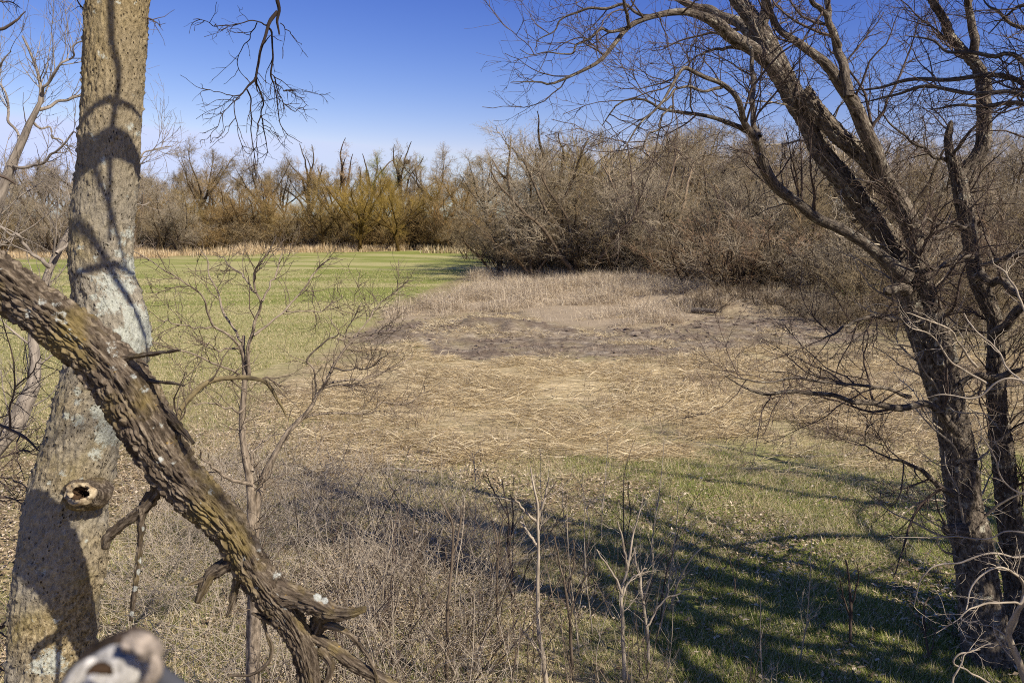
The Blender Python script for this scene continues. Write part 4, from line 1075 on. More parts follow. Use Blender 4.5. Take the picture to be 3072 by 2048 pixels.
small = [
    ("limb", [(2345, 235, 50), (2290, 165, 44), (2228, 126, 40), (2175, 98, 40), (2147, 69, 36), (2106, 45, 26), (2053, 33, 22), (1975, 45, 18), (1890, 82, 16), (1841, 143, 14), (1800, 190, 12), (1716, 229, 9), (1651, 255, 7), (1612, 248, 5), (1533, 242, 2)], YA + .4, YA - 1.6),
    ("limb", [(2300, 130, 40), (2261, 94, 36), (2224, 73, 32), (2192, 53, 30), (2139, 37, 26), (2094, 24, 24), (2028, 0, 20), (1960, -60, 16), (1880, -90, 10)], YA + .5, YA + 1.8),
    ("limb", [(2310, 170, 50), (2292, 82, 40), (2298, 41, 34), (2302, -4, 30), (2310, -120, 24), (2290, -300, 16), (2300, -500, 6)], YA + .5, YA + .2),
    ("limb", [(2660, 540, 50), (2629, 470, 46), (2590, 366, 44), (2544, 287, 40), (2505, 222, 34), (2453, 176, 28), (2401, 131, 24), (2342, 91, 20), (2316, 52, 18), (2300, 0, 14), (2290, -80, 8)], YA, YA - .8),
    ("limb", [(2545, 290, 34), (2538, 261, 30), (2525, 196, 27), (2515, 130, 24), (2505, 85, 20), (2479, 0, 17), (2450, -120, 10)], YA - .4, YA - .2),
    ("limb", [(2518, 140, 20), (2498, 85, 18), (2460, 40, 16), (2433, 0, 14), (2380, -110, 8)], YA - .3, YA - .9),
    ("limb", [(2720, 830, 60), (2636, 764, 36), (2544, 699, 32), (2453, 653, 32), (2388, 607, 30), (2335, 562, 32), (2303, 503, 34), (2280, 450, 30), (2257, 408, 28), (2218, 385, 16), (2159, 356, 13), (2100, 341, 11), (2045, 335, 10), (1975, 322, 8), (1955, 306, 7), (1898, 302, 6), (1849, 318, 5), (1800, 371, 3)], YA - .1, YA - 1.6),
    ("limb", [(2268, 420, 22), (2241, 388, 20), (2224, 339, 18), (2200, 294, 16), (2159, 257, 14), (2110, 224, 13), (2053, 210, 12), (2024, 228, 10), (1996, 265, 9), (1975, 310, 8), (1918, 379, 6), (1865, 469, 3)], YA - .9, YA - 2.2),
    ("limb", [(2275, 410, 22), (2269, 379, 17), (2261, 326, 16), (2253, 265, 15), (2261, 212, 14), (2253, 163, 12), (2245, 110, 8)], YA - .9, YA - .5),
    ("limb", [(2165, 262, 11), (2118, 271, 9), (2065, 261, 8), (2020, 277, 7), (1971, 322, 6), (1914, 392, 4)], YA - 1.3, YA - 1.9),
    ("limb", [(2020, 325, 8), (2004, 339, 7), (1967, 388, 6), (1931, 441, 4), (1900, 470, 2)], YA - 1.5, YA - 1.9),
    ("limb", [(2240, 150, 14), (2180, 140, 10), (2120, 160, 7), (2060, 185, 4), (2010, 215, 2)], YA + .3, YA - .3),
    ("limb", [(1890, 82, 12), (1880, 30, 10), (1850, -20, 8), (1800, -60, 4)], YA - .9, YA - 1.5),
    ("limb", [(1880, 85, 12), (1810, 90, 9), (1740, 130, 7), (1690, 160, 5), (1560, 150, 2)], YA - .9, YA - 1.5),
    ("limb", [(1960, 50, 12), (1880, 20, 9), (1780, 30, 8), (1700, 50, 6), (1640, 110, 4), (1600, 160, 2)], YA - .6, YA - .4),
    ("limb", [(2880, 1300, 30), (2790, 1215, 22), (2700, 1225, 20), (2600, 1200, 17), (2480, 1195, 14), (2350, 1180, 11), (2260, 1170, 8), (2170, 1130, 3)], YA - .1, YA - 1.2),
    ("limb", [(2730, 1190, 14), (2640, 1160, 10), (2520, 1150, 9), (2400, 1140, 8), (2300, 1150, 6), (2180, 1120, 3)], YA - .5, YA - 1.5),
    ("limb", [(2690, 960, 16), (2620, 950, 11), (2550, 978, 9), (2480, 1000, 6), (2420, 1020, 3)], YA - .1, YA - 1.0),
    ("limb", [(2860, 1480, 26), (2800, 1440, 16), (2730, 1390, 10), (2650, 1360, 6), (2560, 1330, 3)], YA - .2, YA - 1.0),
    ("stub", [(2720, 870, 40), (2700, 862, 32), (2668, 872, 30), (2662, 873, 24), (2658, 873, 2)], YA - .1, YA - .35),
    ("stub", [(2890, 1590, 50), (2850, 1590, 40), (2838, 1585, 26), (2833, 1584, 2)], YA - .1, YA - .25),
]
for nm, pts, a, b_ in small:
    BA.append(limb(nm, pts, a, b_, M['bark_a'], ra, 10, 40, 0.0 if nm == 'stub' else 0.05))
up_ = (0, 0, 0.05)
add_twigs("twigs", BA[1:], ra, M['twig_a'], [
    (190, 0.12, 1.0, (30, 75), (0.5, 1.6), 10, 0.17, (0, 0, 0.04), 0.5, 0.005),
    (1300, 0.1, 1.0, (25, 65), (0.25, 0.8), 7, 0.2, (0, 0, 0.03), 0.6, 0.003),
    (4800, 0.1, 1.0, (25, 65), (0.10, 0.42), 5, 0.22, (0, 0, 0.02), 0.7, 0.0020)], seed=31)
add_twigs("trunk_shoots", BA[:1], ra, M['twig_pale'], [
    (120, 0.15, 0.75, (40, 85), (0.5, 1.5), 10, 0.2, (0, 0, 0.06), 0.12, 0.004),
    (620, 0.1, 1.0, (25, 65), (0.2, 0.6), 6, 0.22, (0, 0, 0.03), 0.7, 0.0024)], seed=32)

rb = thing("snag_topped_tree", "slimmer dark tree behind the leaning one, one fork a broken snag", "tree")
YB = GP(3075, 1930)[1]
BB = []
BB.append(heroA("trunk", [(3090, 2060, 118), (3072, 1930, 92), (3050, 1750, 76), (3030, 1580, 70), (3014, 1416, 64), (2992, 1230, 57), (2987, 1049, 48), (2985, 967, 44), (2962, 905, 48), (2934, 845, 46), (2917, 763, 44), (2905, 682, 46), (2888, 600, 46), (2877, 543, 42), (2862, 498, 34), (2846, 440, 26), (2845, 405, 22), (2852, 374, 16), (2854, 362, 5)], YB, YB + .3, 24, rb))
BB.append(heroA("limb", [(2870, 530, 40), (2901, 502, 38), (2942, 452, 42), (2952, 388, 42), (2950, 306, 42), (2950, 245, 42), (2928, 196, 34), (2893, 160, 30), (2852, 110, 27), (2828, 53, 24), (2795, 0, 22), (2740, -110, 16), (2710, -260, 8)], YB + .3, YB + .4, 25, rb))
for nm, pts, a, b_ in [
    ("limb", [(2940, 215, 32), (2930, 170, 27), (2922, 102, 24), (2912, 50, 22), (2901, 0, 20), (2885, -120, 14), (2890, -260, 6)], YB + .4, YB + .1),
    ("limb", [(2985, 1000, 34), (3011, 985, 30), (3072, 926, 26), (3150, 880, 20), (3260, 800, 10)], YB, YB - .6),
    ("limb", [(2930, 830, 26), (2980, 845, 24), (3040, 870, 22), (3100, 900, 20), (3200, 930, 12)], YB, YB - 1.0),
    ("limb", [(2880, 1150, 12), (2930, 1120, 16), (2990, 1130, 22), (3040, 1110, 14), (3120, 1090, 8)], YB - .3, YB - .4),
    ("limb", [(2915, 770, 18), (2850, 780, 12), (2800, 800, 10), (2740, 760, 6), (2700, 730, 3)], YB, YB - .9),
    ("limb", [(2905, 680, 14), (2850, 670, 9), (2780, 660, 8), (2700, 670, 4)], YB, YB - .8),
    ("limb", [(2860, 500, 14), (2800, 470, 10), (2750, 430, 8), (2690, 380, 6), (2640, 330, 4)], YB + .3, YB - .2),
    ("limb", [(2850, 470, 14), (2880, 430, 10), (2930, 370, 8), (2960, 330, 5)], YB + .3, YB - .6)]:
    BB.append(limb(nm, pts, a, b_, M['bark_a'], rb, 9, 40, 0.05))
add_twigs("twigs", BB, rb, M['twig_a'], [
    (150, 0.3, 1.0, (30, 80), (0.4, 1.5), 10, 0.18, (0, 0, 0.05), 0.4, 0.0045),
    (900, 0.1, 1.0, (25, 65), (0.25, 0.8), 7, 0.2, (0, 0, 0.03), 0.6, 0.0028),
    (3000, 0.1, 1.0, (25, 65), (0.10, 0.4), 5, 0.22, (0, 0, 0.02), 0.7, 0.0019)], seed=33)

# tree standing just outside the right edge; its limbs reach in
rc = thing("edge_tree", "tree mostly out of frame whose level dark limbs cross the sky by the snag", "tree")
YC = 6.3
BC = []
BC.append(heroA("trunk", [(3650, 2900, 260), (3560, 2000, 190), (3520, 1500, 165), (3500, 1000, 150), (3470, 600, 130), (3440, 200, 110), (3420, -200, 90), (3400, -700, 60), (3380, -1300, 24)], YC, YC, 26, rc))
for pts, a, b_ in [
    ([(3470, 560, 60), (3300, 490, 34), (3072, 462 * .408, 15), (2980, 176, 13), (2900, 170, 11), (2852, 159, 9), (2800, 127, 7), (2710, 112, 3)], YC, YC + 1.2),
    ([(3470, 600, 50), (3250, 330, 30), (3072, 245, 17), (2960, 232, 15), (2840, 240, 13), (2738, 240, 11), (2636, 261, 7), (2550, 270, 3)], YC, YC + 1.4),
    ([(3475, 640, 50), (3250, 360, 30), (3072, 280, 15), (2960, 270, 13), (2840, 268, 12), (2760, 262, 10), (2680, 282, 7), (2580, 300, 3)], YC, YC + 1.0),
    ([(3475, 660, 40), (3250, 400, 24), (3072, 310, 14), (2960, 312, 12), (2870, 310, 8), (2800, 330, 4)], YC, YC + .8),
    ([(3440, 240, 50), (3250, 160, 26), (3072, 92, 13), (3000, 35, 9), (2960, 15, 6), (2930, -20, 3)], YC, YC + .6),
    ([(3440, 300, 30), (3200, 60, 18), (3072, 20, 9), (3020, 60, 6), (2960, 105, 3)], YC, YC + .3),
    ([(3480, 800, 50), (3300, 760, 30), (3072, 760, 22), (3000, 780, 15), (2930, 800, 8)], YC, YC + .7),
    ([(3440, 100, 70), (3250, -250, 50), (3000, -500, 36), (2700, -650, 20), (2500, -720, 8)], YC, YC + .5),
    ([(3430, 0, 70), (3500, -500, 50), (3400, -900, 36), (3200, -1300, 16)], YC, YC - .8),
    ([(3460, 500, 60), (3700, 0, 50), (3900, -500, 30), (3950, -900, 12)], YC, YC - .4)]:
    BC.append(limb("limb", pts, a, b_, M['bark_a'], rc, 10, 40, 0.05))
add_twigs("twigs", BC, rc, M['twig_a'], [
    (200, 0.25, 1.0, (30, 80), (0.4, 1.4), 10, 0.18, (0, 0, 0.04), 0.4, 0.004),
    (1200, 0.1, 1.0, (25, 65), (0.2, 0.7), 7, 0.2, (0, 0, 0.03), 0.6, 0.0025),
    (3600, 0.1, 1.0, (25, 65), (0.08, 0.34), 5, 0.22, (0, 0, 0.02), 0.7, 0.0016)], seed=34)

# pale curving branches low at the right edge
pb = thing("pale_bush", "pale leafless bush with curved sunlit stems in front of the leaning tree's foot", "bush")
BPb = []
YP = 5.4
for pts, a, b_ in [
    ([(3120, 2200, 36), (3060, 1990, 28), (3030, 1900, 24), (3050, 1840, 20), (3100, 1770, 16), (3170, 1680, 9)], YP + .6, YP),
    ([(3030, 1895, 22), (3055, 1830, 18), (3072, 1790, 16), (3060, 1730, 12), (2990, 1705, 9), (2915, 1765, 7), (2890, 1845, 5), (2805, 1900, 3)], YP + .5, YP - .3),
    ([(3075, 1785, 14), (3062, 1812, 12), (3040, 1805, 9), (2950, 1812, 8), (2910, 1825, 6), (2880, 1850, 5), (2905, 1865, 4), (2940, 1860, 3)], YP, YP - .3),
    ([(3100, 1660, 12), (3050, 1672, 10), (2960, 1660, 8), (2870, 1690, 8), (2795, 1700, 7), (2760, 1750, 6), (2740, 1820, 3)], YP + .2, YP + .3),
    ([(3090, 1600, 9), (3020, 1592, 7), (2960, 1615, 6), (2860, 1610, 5), (2770, 1612, 4), (2690, 1614, 2)], YP + .4, YP + .6),
    ([(2990, 2060, 10), (2900, 2010, 8), (2860, 1990, 7), (2880, 1960, 7), (2920, 1950, 5), (2970, 1930, 4)], YP, YP),
    ([(2850, 2060, 9), (2870, 2010, 8), (2900, 1960, 5), (2940, 1950, 3)], YP - .2, YP - .2),
    ([(3080, 1160, 9), (3030, 1110, 8), (2990, 1050, 7), (2920, 980, 6), (2890, 940, 3)], YP + .4, YP + .8),
    ([(3090, 1000, 12), (3062, 900, 9), (3040, 850, 8), (3000, 800, 6), (2970, 775, 3)], YP + .4, YP + .6),
    ([(3100, 1150, 12), (3010, 1140, 9), (2930, 1190, 8), (2830, 1185, 5), (2780, 1190, 3)], YP + .4, YP + .6),
    ([(3100, 1490, 10), (3020, 1450, 7), (2960, 1330, 5), (2930, 1300, 3)], YP + .4, YP + .4),
    ([(2930, 1100, 12), (2880, 1030, 9), (2840, 985, 8), (2760, 950, 5), (2720, 935, 3)], YP + 1.5, YP + 1.0),
    ([(2960, 1150, 12), (2860, 1090, 8), (2800, 1010, 6), (2730, 980, 4), (2700, 950, 2)], YP + 1.5, YP + 1.2)]:
    BPb.append(limb("stem", [(p_[0], p_[1], p_[2] * 0.72) for p_ in pts], a, b_, M['twig_pale'], pb, 7, 40, 0.015))
add_twigs("twigs", BPb, pb, M['twig_pale'], [
    (80, 0.25, 1.0, (25, 70), (0.15, 0.55), 8, 0.2, (0, 0, 0.03), 0.55, 0.0028),
    (260, 0.1, 1.0, (25, 65), (0.06, 0.25), 5, 0.22, (0, 0, 0.02), 0.7, 0.0016)], seed=35)

# ------------------------------------------------------------------ tree over the viewpoint, hanging in at the top
ot = thing("overhanging_tree", "dark twiggy branch hanging straight down from the top edge against the blue sky", "tree")
YO = 4.6
hb = []
M['hang'] = bark_simple("shaded_twig_bark", (0.016, 0.011, 0.009), (0.06, 0.042, 0.033), 10)  # twig bark darkened: the hanging branch's shade is put into its colour
c4 = lambda l: [(500 + a * 500 / 1568, b * 500 / 1568, w) for a, b, w in l]
for pts, a, b_ in [
    ([(1040, -700, 22), (1045, -300, 16), (1048, 0, 12), (1048, 160, 9), (1054, 250, 7), (1050, 318, 5)], 0, 0),
    ([(1040, 110, 10), (1000, 170, 12), (960, 250, 11), (920, 360, 9.5), (875, 490, 8.5), (862, 620, 7.5), (842, 740, 7), (770, 810, 6), (705, 900, 4), (650, 960, 3), (645, 1080, 3), (670, 1170, 2.5), (685, 1260, 2), (740, 1420, 2), (790, 1440, 1.5)], 0, -.3),
    ([(842, 740, 6), (870, 820, 5), (915, 965, 5), (885, 1050, 4), (895, 1150, 3.5), (920, 1280, 3), (950, 1440, 2)], -.1, .3),
    ([(965, 270, 7), (1000, 320, 6), (1010, 480, 6), (990, 690, 6), (1000, 800, 4), (1030, 950, 3.5), (1050, 1130, 3), (1110, 1230, 2.5), (1150, 1295, 2), (1280, 1340, 1.5)], 0, .3),
    ([(945, 240, 5), (880, 210, 4), (770, 212, 3.5), (600, 240, 3), (450, 245, 2.5), (370, 205, 2), (250, 185, 1.5)], 0, -.4),
    ([(850, 215, 3.5), (800, 300, 3), (770, 390, 3), (690, 490, 2.5), (665, 580, 2.5), (690, 670, 2), (780, 770, 1.2)], 0, .3),
    ([(755, 840, 5), (780, 930, 4.5), (795, 1080, 4), (800, 1230, 3.5), (812, 1400, 3), (820, 1560, 2), (826, 1700, 1.5)], -.1, 0),
    ([(890, 1090, 4), (860, 1150, 3.5), (858, 1260, 3), (850, 1390, 2.5), (856, 1560, 2)], .1, .1),
    ([(720, 880, 4), (600, 890, 3), (530, 870, 2.5), (390, 850, 2), (310, 800, 1.2)], -.1, -.3),
    ([(690, 920, 3), (610, 990, 2.6), (535, 1050, 2.4), (490, 1140, 2.2), (440, 1230, 1.8), (400, 1330, 1.2)], -.1, -.3),
    ([(650, 1110, 2.6), (590, 1170, 2.2), (520, 1260, 2), (400, 1330, 1.5)], -.2, -.4),
    ([(1070, 220, 3), (1150, 300, 2.5), (1210, 370, 2), (1280, 430, 1.4)], 0, .2),
    ([(1010, 720, 4), (1060, 880, 3), (1110, 970, 2.8), (1210, 1040, 2.2), (1310, 980, 1.5)], 0, .3),
    ([(1020, 780, 2.5), (1120, 850, 2), (1200, 880, 1.8), (1300, 920, 1.2)], .1, .4),
    ([(895, 1160, 2.6), (960, 1200, 2), (1030, 1250, 1.8), (1090, 1300, 1.3)], .2, .5)]:
    hb.append(limb("hanging_branch", c4(pts), YO + a, YO + b_, M['hang'], ot, 8, 40, 0.012))
add_twigs("twigs", hb[1:], ot, M['hang'], [
    (90, 0.15, 1.0, (25, 70), (0.08, 0.34), 7, 0.22, (0, 0, -0.06), 0.6, 0.0022),
    (160, 0.2, 1.0, (30, 70), (0.04, 0.16), 5, 0.25, (0, 0, -0.04), 0.7, 0.0014)], seed=36)
ob_ = [limb("branch", [(-60, 95, 12), (0, 88, 10), (40, 68, 8), (75, 36, 3)], 3.6, 3.6, M['twig_a'], ot, 7, 40, 0.004),
       limb("branch", [(-40, 10, 6), (30, 5, 4), (60, 25, 2)], 4.0, 4.0, M['twig_a'], ot, 5, 40, 0.006),
       limb("branch", [(-80, 500, 18), (0, 528, 10), (48, 553, 5)], 3.4, 3.5, M['twig_a'], ot, 7, 40, 0.004)]
add_twigs("twigs", ob_[1:2], ot, M['twig_a'], [(14, 0.2, 1, (30, 70), (0.05, 0.16), 5, 0.2, (0, 0, -0.03), 0.6, 0.0014)])
# its trunk behind the viewpoint and the limbs overhead that stripe the lichened trunk with shade
def free_limb(name, pts, parent, S=12, n=40):
    e = even(pts, n)
    v, q, b = tubes([(e[None, :, :3], np.maximum(e[None, :, 3], .002))], S)
    link(name, mesh_np(name, v, q, None, M['bark_a'], True, {"bark": ('FLOAT_VECTOR', b)}), parent)
    return e[:, :3], e[:, 3]
SD = np.array(SUN_DIR)
def over(px, py, Y, t): return WY(px, py, Y) + SD * t
fl = [free_limb("trunk", [(0.1, -1.6, 0, .26), (0.1, -1.6, 3, .2), (0.0, -1.5, 5.5, .18), (-0.2, -1.3, 8, .15), (-0.3, -.9, 11, .1), (-0.2, -.5, 14, .04)], ot)]
def stripe(p0, p1, t0, t1, r, ext=0.5):
    a = over(*p0, 3.0, t0); b = over(*p1, 3.0, t1)
    d = b - a
    return [[*(a - d * 0.9), r], [*a, r * 1.05], [*((a + b) / 2 + rng.normal(size=3) * 0.02), r], [*b, r * .95], [*(b + d * (0.9 if t0 < 3 else 0.3)), r * .6]]
for p0, p1, t0, t1, r in [((215, 745), (400, 660), 2.2, 2.1, .015), ((240, 520), (410, 720), 2.2, 2.1, .015),
                          ((245, 310), (420, 250), 1.6, 1.6, .05), ((255, 215), (430, 110), 1.4, 1.4, .012), ((330, 360), (400, 500), 1.8, 1.9, .010), ((405, -100), (395, 270), 1.3, 1.6, .011)]:
    fl.append(free_limb("limb", stripe(p0, p1, t0, t1, r), ot, 10))

# ------------------------------------------------------------------ saplings left of centre
sa = thing("forked_sapling", "slender grey sapling with a wide fan of bare branches in front of the green field", "sapling")
c7 = lambda l: [(400 + a * .5102, 700 + b * .5102, w) for a, b, w in l]
SAP = []
YS = 6.9
for nm, pts, a, b_ in [
    ("trunk", [(720, 3050, 40), (715, 2600, 36), (708, 2100, 33), (700, 1700, 29), (690, 1480, 26), (665, 1300, 22), (655, 1050, 19), (660, 900, 17), (658, 780, 15), (640, 700, 12), (638, 640, 10), (640, 605, 9)], 0, 0),
    ("branch", [(670, 850, 13), (685, 780, 12), (690, 650, 10), (710, 520, 9), (745, 440, 8), (757, 390, 7), (725, 330, 7), (715, 240, 6), (740, 190, 6), (800, 110, 5), (840, 10, 3)], 0, -.3),
    ("branch", [(655, 760, 10), (635, 680, 8), (560, 600, 7), (470, 550, 6), (440, 470, 6), (432, 410, 5), (380, 350, 5), (300, 290, 4), (150, 190, 3), (0, 110, 2)], 0, -.6),
    ("branch", [(640, 640, 8), (610, 580, 7), (530, 470, 6), (490, 350, 5), (450, 240, 4), (440, 150, 3), (400, 90, 2)], 0, .5),
    ("branch", [(708, 600, 8), (800, 530, 6), (900, 460, 5), (980, 350, 4.5), (1080, 210, 4), (1180, 140, 2)], -.1, .5),
    ("branch", [(757, 400, 6), (800, 310, 5), (850, 210, 4), (880, 100, 2)], -.2, .2),
    ("branch", [(650, 860, 9), (600, 830, 7), (500, 780, 5), (400, 740, 5), (280, 690, 4), (100, 640, 2)], 0, -.7),
    ("branch", [(620, 675, 6), (560, 680, 5), (490, 690, 4), (440, 655, 3), (390, 645, 2)], 0, -.3),
    ("branch", [(660, 1010, 8), (600, 1050, 6), (520, 1005, 4), (420, 1000, 3), (330, 1010, 2)], 0, -.5),
    ("branch", [(470, 550, 5), (380, 550, 4), (260, 520, 3), (140, 510, 2)], -.2, -.6),
    ("branch", [(720, 350, 6), (660, 260, 4), (580, 180, 3), (480, 130, 2)], -.2, .4),
    ("branch", [(900, 460, 4), (1000, 455, 3), (1100, 450, 2), (1220, 370, 1.5)], .2, .8)]:
    SAP.append(limb(nm, [(p[0], p[1], p[2] * 1.0 + 0.7) for p in c7(pts)], YS + a, YS + b_, M['sap'], sa, 8, 40, 0.03))
add_twigs("twigs", SAP, sa, M['sap_twig'], [
    (130, 0.3, 1.0, (25, 65), (0.25, 0.8), 8, 0.16, (0, 0, 0.05), 0.5, 0.0036),
    (520, 0.1, 1.0, (25, 65), (0.12, 0.42), 6, 0.2, (0, 0, 0.03), 0.65, 0.0027)], seed=41)
sb = thing("leaning_sapling", "sapling leaning to the right from the same spot, its fine twigs over the turned earth", "sapling")
SBP = []
for nm, pts, a, b_ in [
    ("trunk", [(690, 2700, 32), (700, 2200, 28), (720, 1700, 24), (760, 1450, 20), (830, 1310, 17), (900, 1180, 16), (960, 1110, 15), (1040, 1030, 12), (1060, 970, 11), (1130, 880, 9), (1160, 800, 8), (1220, 710, 7), (1310, 620, 5), (1420, 590, 3), (1560, 575, 2)], 0, .4),
    ("branch", [(1130, 890, 7), (1250, 860, 6), (1400, 840, 5), (1480, 810, 4), (1560, 770, 3), (1640, 720, 2)], .3, .6),
    ("branch", [(1110, 910, 6), (1200, 890, 5), (1300, 895, 4), (1430, 880, 2)], .3, .2),
    ("branch", [(1000, 1085, 7), (1100, 1065, 6), (1200, 1055, 5), (1400, 1050, 4), (1450, 1000, 3), (1600, 1000, 2.5), (1720, 930, 2)], .2, .7),
    ("branch", [(1070, 960, 6), (1065, 860, 6), (1060, 780, 5), (1030, 740, 5), (1080, 680, 4.5), (1130, 640, 4), (1200, 580, 3), (1150, 480, 2)], .3, .0),
    ("branch", [(1280, 650, 4), (1340, 560, 4), (1400, 490, 3.5), (1440, 410, 3), (1510, 370, 2.5), (1580, 310, 2)], .4, .9),
    ("branch", [(1250, 670, 4), (1250, 600, 3), (1290, 500, 2.5), (1350, 400, 2)], .4, .3),
    ("branch", [(1180, 790, 5), (1300, 800, 4), (1400, 780, 3), (1500, 700, 2)], .3, -.2),
    ("branch", [(700, 1480, 12), (560, 1430, 9), (460, 1370, 7), (380, 1270, 5)], 0, -.5),
    ("branch", [(700, 1400, 10), (720, 1260, 7), (780, 1210, 5), (850, 1170, 4)], 0, .5),
    ("branch", [(1420, 590, 2.5), (1500, 520, 2), (1560, 500, 1.5)], .5, .8)]:
    SBP.append(limb(nm, [(p[0], p[1], p[2] * 1.0 + 0.7) for p in c7(pts)], YS + a, YS + b_, M['sap'], sb, 8, 40, 0.03))
add_twigs("twigs", SBP, sb, M['sap_twig'], [
    (120, 0.3, 1.0, (25, 65), (0.25, 0.75), 8, 0.16, (0, 0, 0.05), 0.5, 0.0036),
    (520, 0.1, 1.0, (25, 65), (0.12, 0.42), 6, 0.2, (0, 0, 0.03), 0.65, 0.0027)], seed=42)
sg = thing("bent_branch", "arched yellow-lichened dead branch bent over beside the furrowed limb", "branch")
gg = [limb("stem", c7([(240, 1300, 14), (262, 1100, 17), (300, 1000, 17), (390, 910, 16), (490, 860, 15), (640, 848, 15), (760, 870, 12), (820, 930, 11), (870, 1010, 9), (905, 1080, 5)]), 4.2, 4.5, bark_simple("mossy_yellow_bark", (0.06, 0.048, 0.03), (0.27, 0.215, 0.11), 24, .4, .8, .006), sg, 9, 40, 0.01),
      limb("stem", c7([(740, 862, 7), (790, 850, 5), (850, 890, 4), (930, 900, 2)]), 4.4, 4.4, M['sap_twig'], sg, 6, 40, 0.006)]
add_twigs("twigs", gg, sg, M['sap_twig'], [(26, 0.1, 0.9, (30, 70), (0.15, 0.5), 7, 0.2, (0, 0, 0.04), 0.4, 0.002), (60, .2, 1, (25, 60), (.06, .2), 5, .2, (0, 0, .02), .7, .0013)], seed=43)

# pale tree beyond the trunk, at the left edge
la = thing("grey_leaning_tree", "pale grey bare tree leaning behind the lichened trunk, its branches against the sky", "tree")
LA = []
for nm, pts, Y0, Y1 in [
    ("trunk", [(-180, 1750, 90), (-70, 1420, 72), (0, 1325, 64), (45, 1280, 60), (72, 1215, 50), (98, 1147, 38), (107, 1080, 32), (103, 1000, 28), (120, 900, 24), (150, 800, 22), (210, 690, 18), (255, 600, 13), (290, 500, 8)], 8.5, 9.3),
    ("trunk", [(-120, 1500, 60), (-90, 1100, 50), (-50, 800, 42), (0, 600, 34), (39, 483, 26), (72, 418, 22), (98, 366, 19), (118, 327, 16), (128, 280, 11), (100, 190, 8), (60, 110, 5)], 9.5, 9.5),
    ("limb", [(118, 330, 11), (165, 305, 9), (260, 285, 7), (330, 230, 4)], 9.5, 9.9),
    ("limb", [(120, 310, 9), (150, 250, 8), (200, 180, 6), (250, 120, 4), (265, 80, 3)], 9.5, 9.2),
    ("limb", [(60, 440, 9), (20, 330, 7), (0, 230, 5), (-10, 100, 3)], 9.5, 9.8),
    ("limb", [(0, 590, 14), (-30, 420, 10), (-20, 260, 7), (30, 150, 3)], 9.5, 9.0),
    ("limb", [(30, 500, 10), (110, 490, 8), (200, 420, 6), (255, 380, 3)], 9.5, 9.0),
    ("limb", [(98, 366, 9), (130, 380, 6), (180, 420, 4), (235, 470, 2)], 9.5, 9.8),
    ("limb", [(150, 800, 14), (80, 740, 10), (40, 700, 8), (-20, 690, 5)], 8.9, 8.5),
    ("limb", [(170, 760, 12), (240, 700, 9), (330, 660, 6), (450, 600, 3)], 9, 9.6),
    ("limb", [(210, 690, 10), (330, 560, 7), (420, 470, 5), (500, 430, 3)], 9.2, 9.9)]:
    LA.append(limb(nm, pts, Y0, Y1, M['left_bark'], la, 9, 40, 0.06))
add_twigs("twigs", LA, la, M['left_bark'], [
    (130, 0.3, 1.0, (20, 55), (0.5, 1.6), 9, 0.13, (0, 0, 0.08), 0.5, 0.004),
    (600, 0.1, 1.0, (20, 55), (0.25, 0.8), 6, 0.16, (0, 0, 0.06), 0.65, 0.003),
    (1200, 0.1, 1.0, (20, 55), (0.15, 0.4), 4, 0.2, (0, 0, 0.04), 0.7, 0.0022)], seed=51)
# dark twigs close at the left edge
ld = thing("dark_twig_spray", "spray of dark purplish twigs reaching in from the left edge below the furrowed limb", "branch")
LD = []
for pts, Y0, Y1 in [
    ([(-120, 1230, 18), (-30, 1262, 11), (20, 1280, 9), (70, 1305, 8), (110, 1345, 5), (136, 1352, 3)], 3.9, 3.7),
    ([(30, 1285, 7), (30, 1220, 6), (45, 1150, 5), (38, 1080, 4), (10, 980, 3), (0, 930, 2)], 3.8, 3.6),
    ([(45, 1160, 5), (90, 1125, 4), (110, 1090, 3), (130, 1060, 2)], 3.7, 3.5),
    ([(-60, 1390, 9), (0, 1375, 6), (60, 1355, 5), (120, 1345, 3)], 3.6, 3.6),
    ([(-80, 1500, 9), (0, 1490, 6), (50, 1500, 4), (90, 1520, 2)], 3.7, 3.6),
    ([(-60, 1440, 7), (10, 1430, 5), (60, 1450, 4), (85, 1478, 2)], 3.7, 3.5),
    ([(60, 1300, 5), (50, 1340, 4), (60, 1400, 3), (75, 1440, 2)], 3.7, 3.5),
    ([(-40, 1850, 16), (0, 1880, 10), (30, 1850, 8), (50, 1800, 4)], 3.6, 3.6),
    ([(-40, 1880, 9), (0, 1895, 6), (40, 1930, 4)], 3.7, 3.7),
    ([(-50, 1960, 7), (0, 2000, 5), (30, 2030, 3)], 3.7, 3.7)]:
    LD.append(limb("twig", pts, Y0, Y1, M['twig_a'], ld, 7, 40, 0.008))
add_twigs("twigs", LD, ld, M['twig_a'], [
    (70, 0.2, 1.0, (25, 70), (0.10, 0.4), 7, 0.2, (0, 0, 0.02), 0.6, 0.0022),
    (170, 0.1, 1.0, (25, 70), (0.05, 0.2), 5, 0.22, (0, 0, 0.0), 0.7, 0.0014)], seed=52)

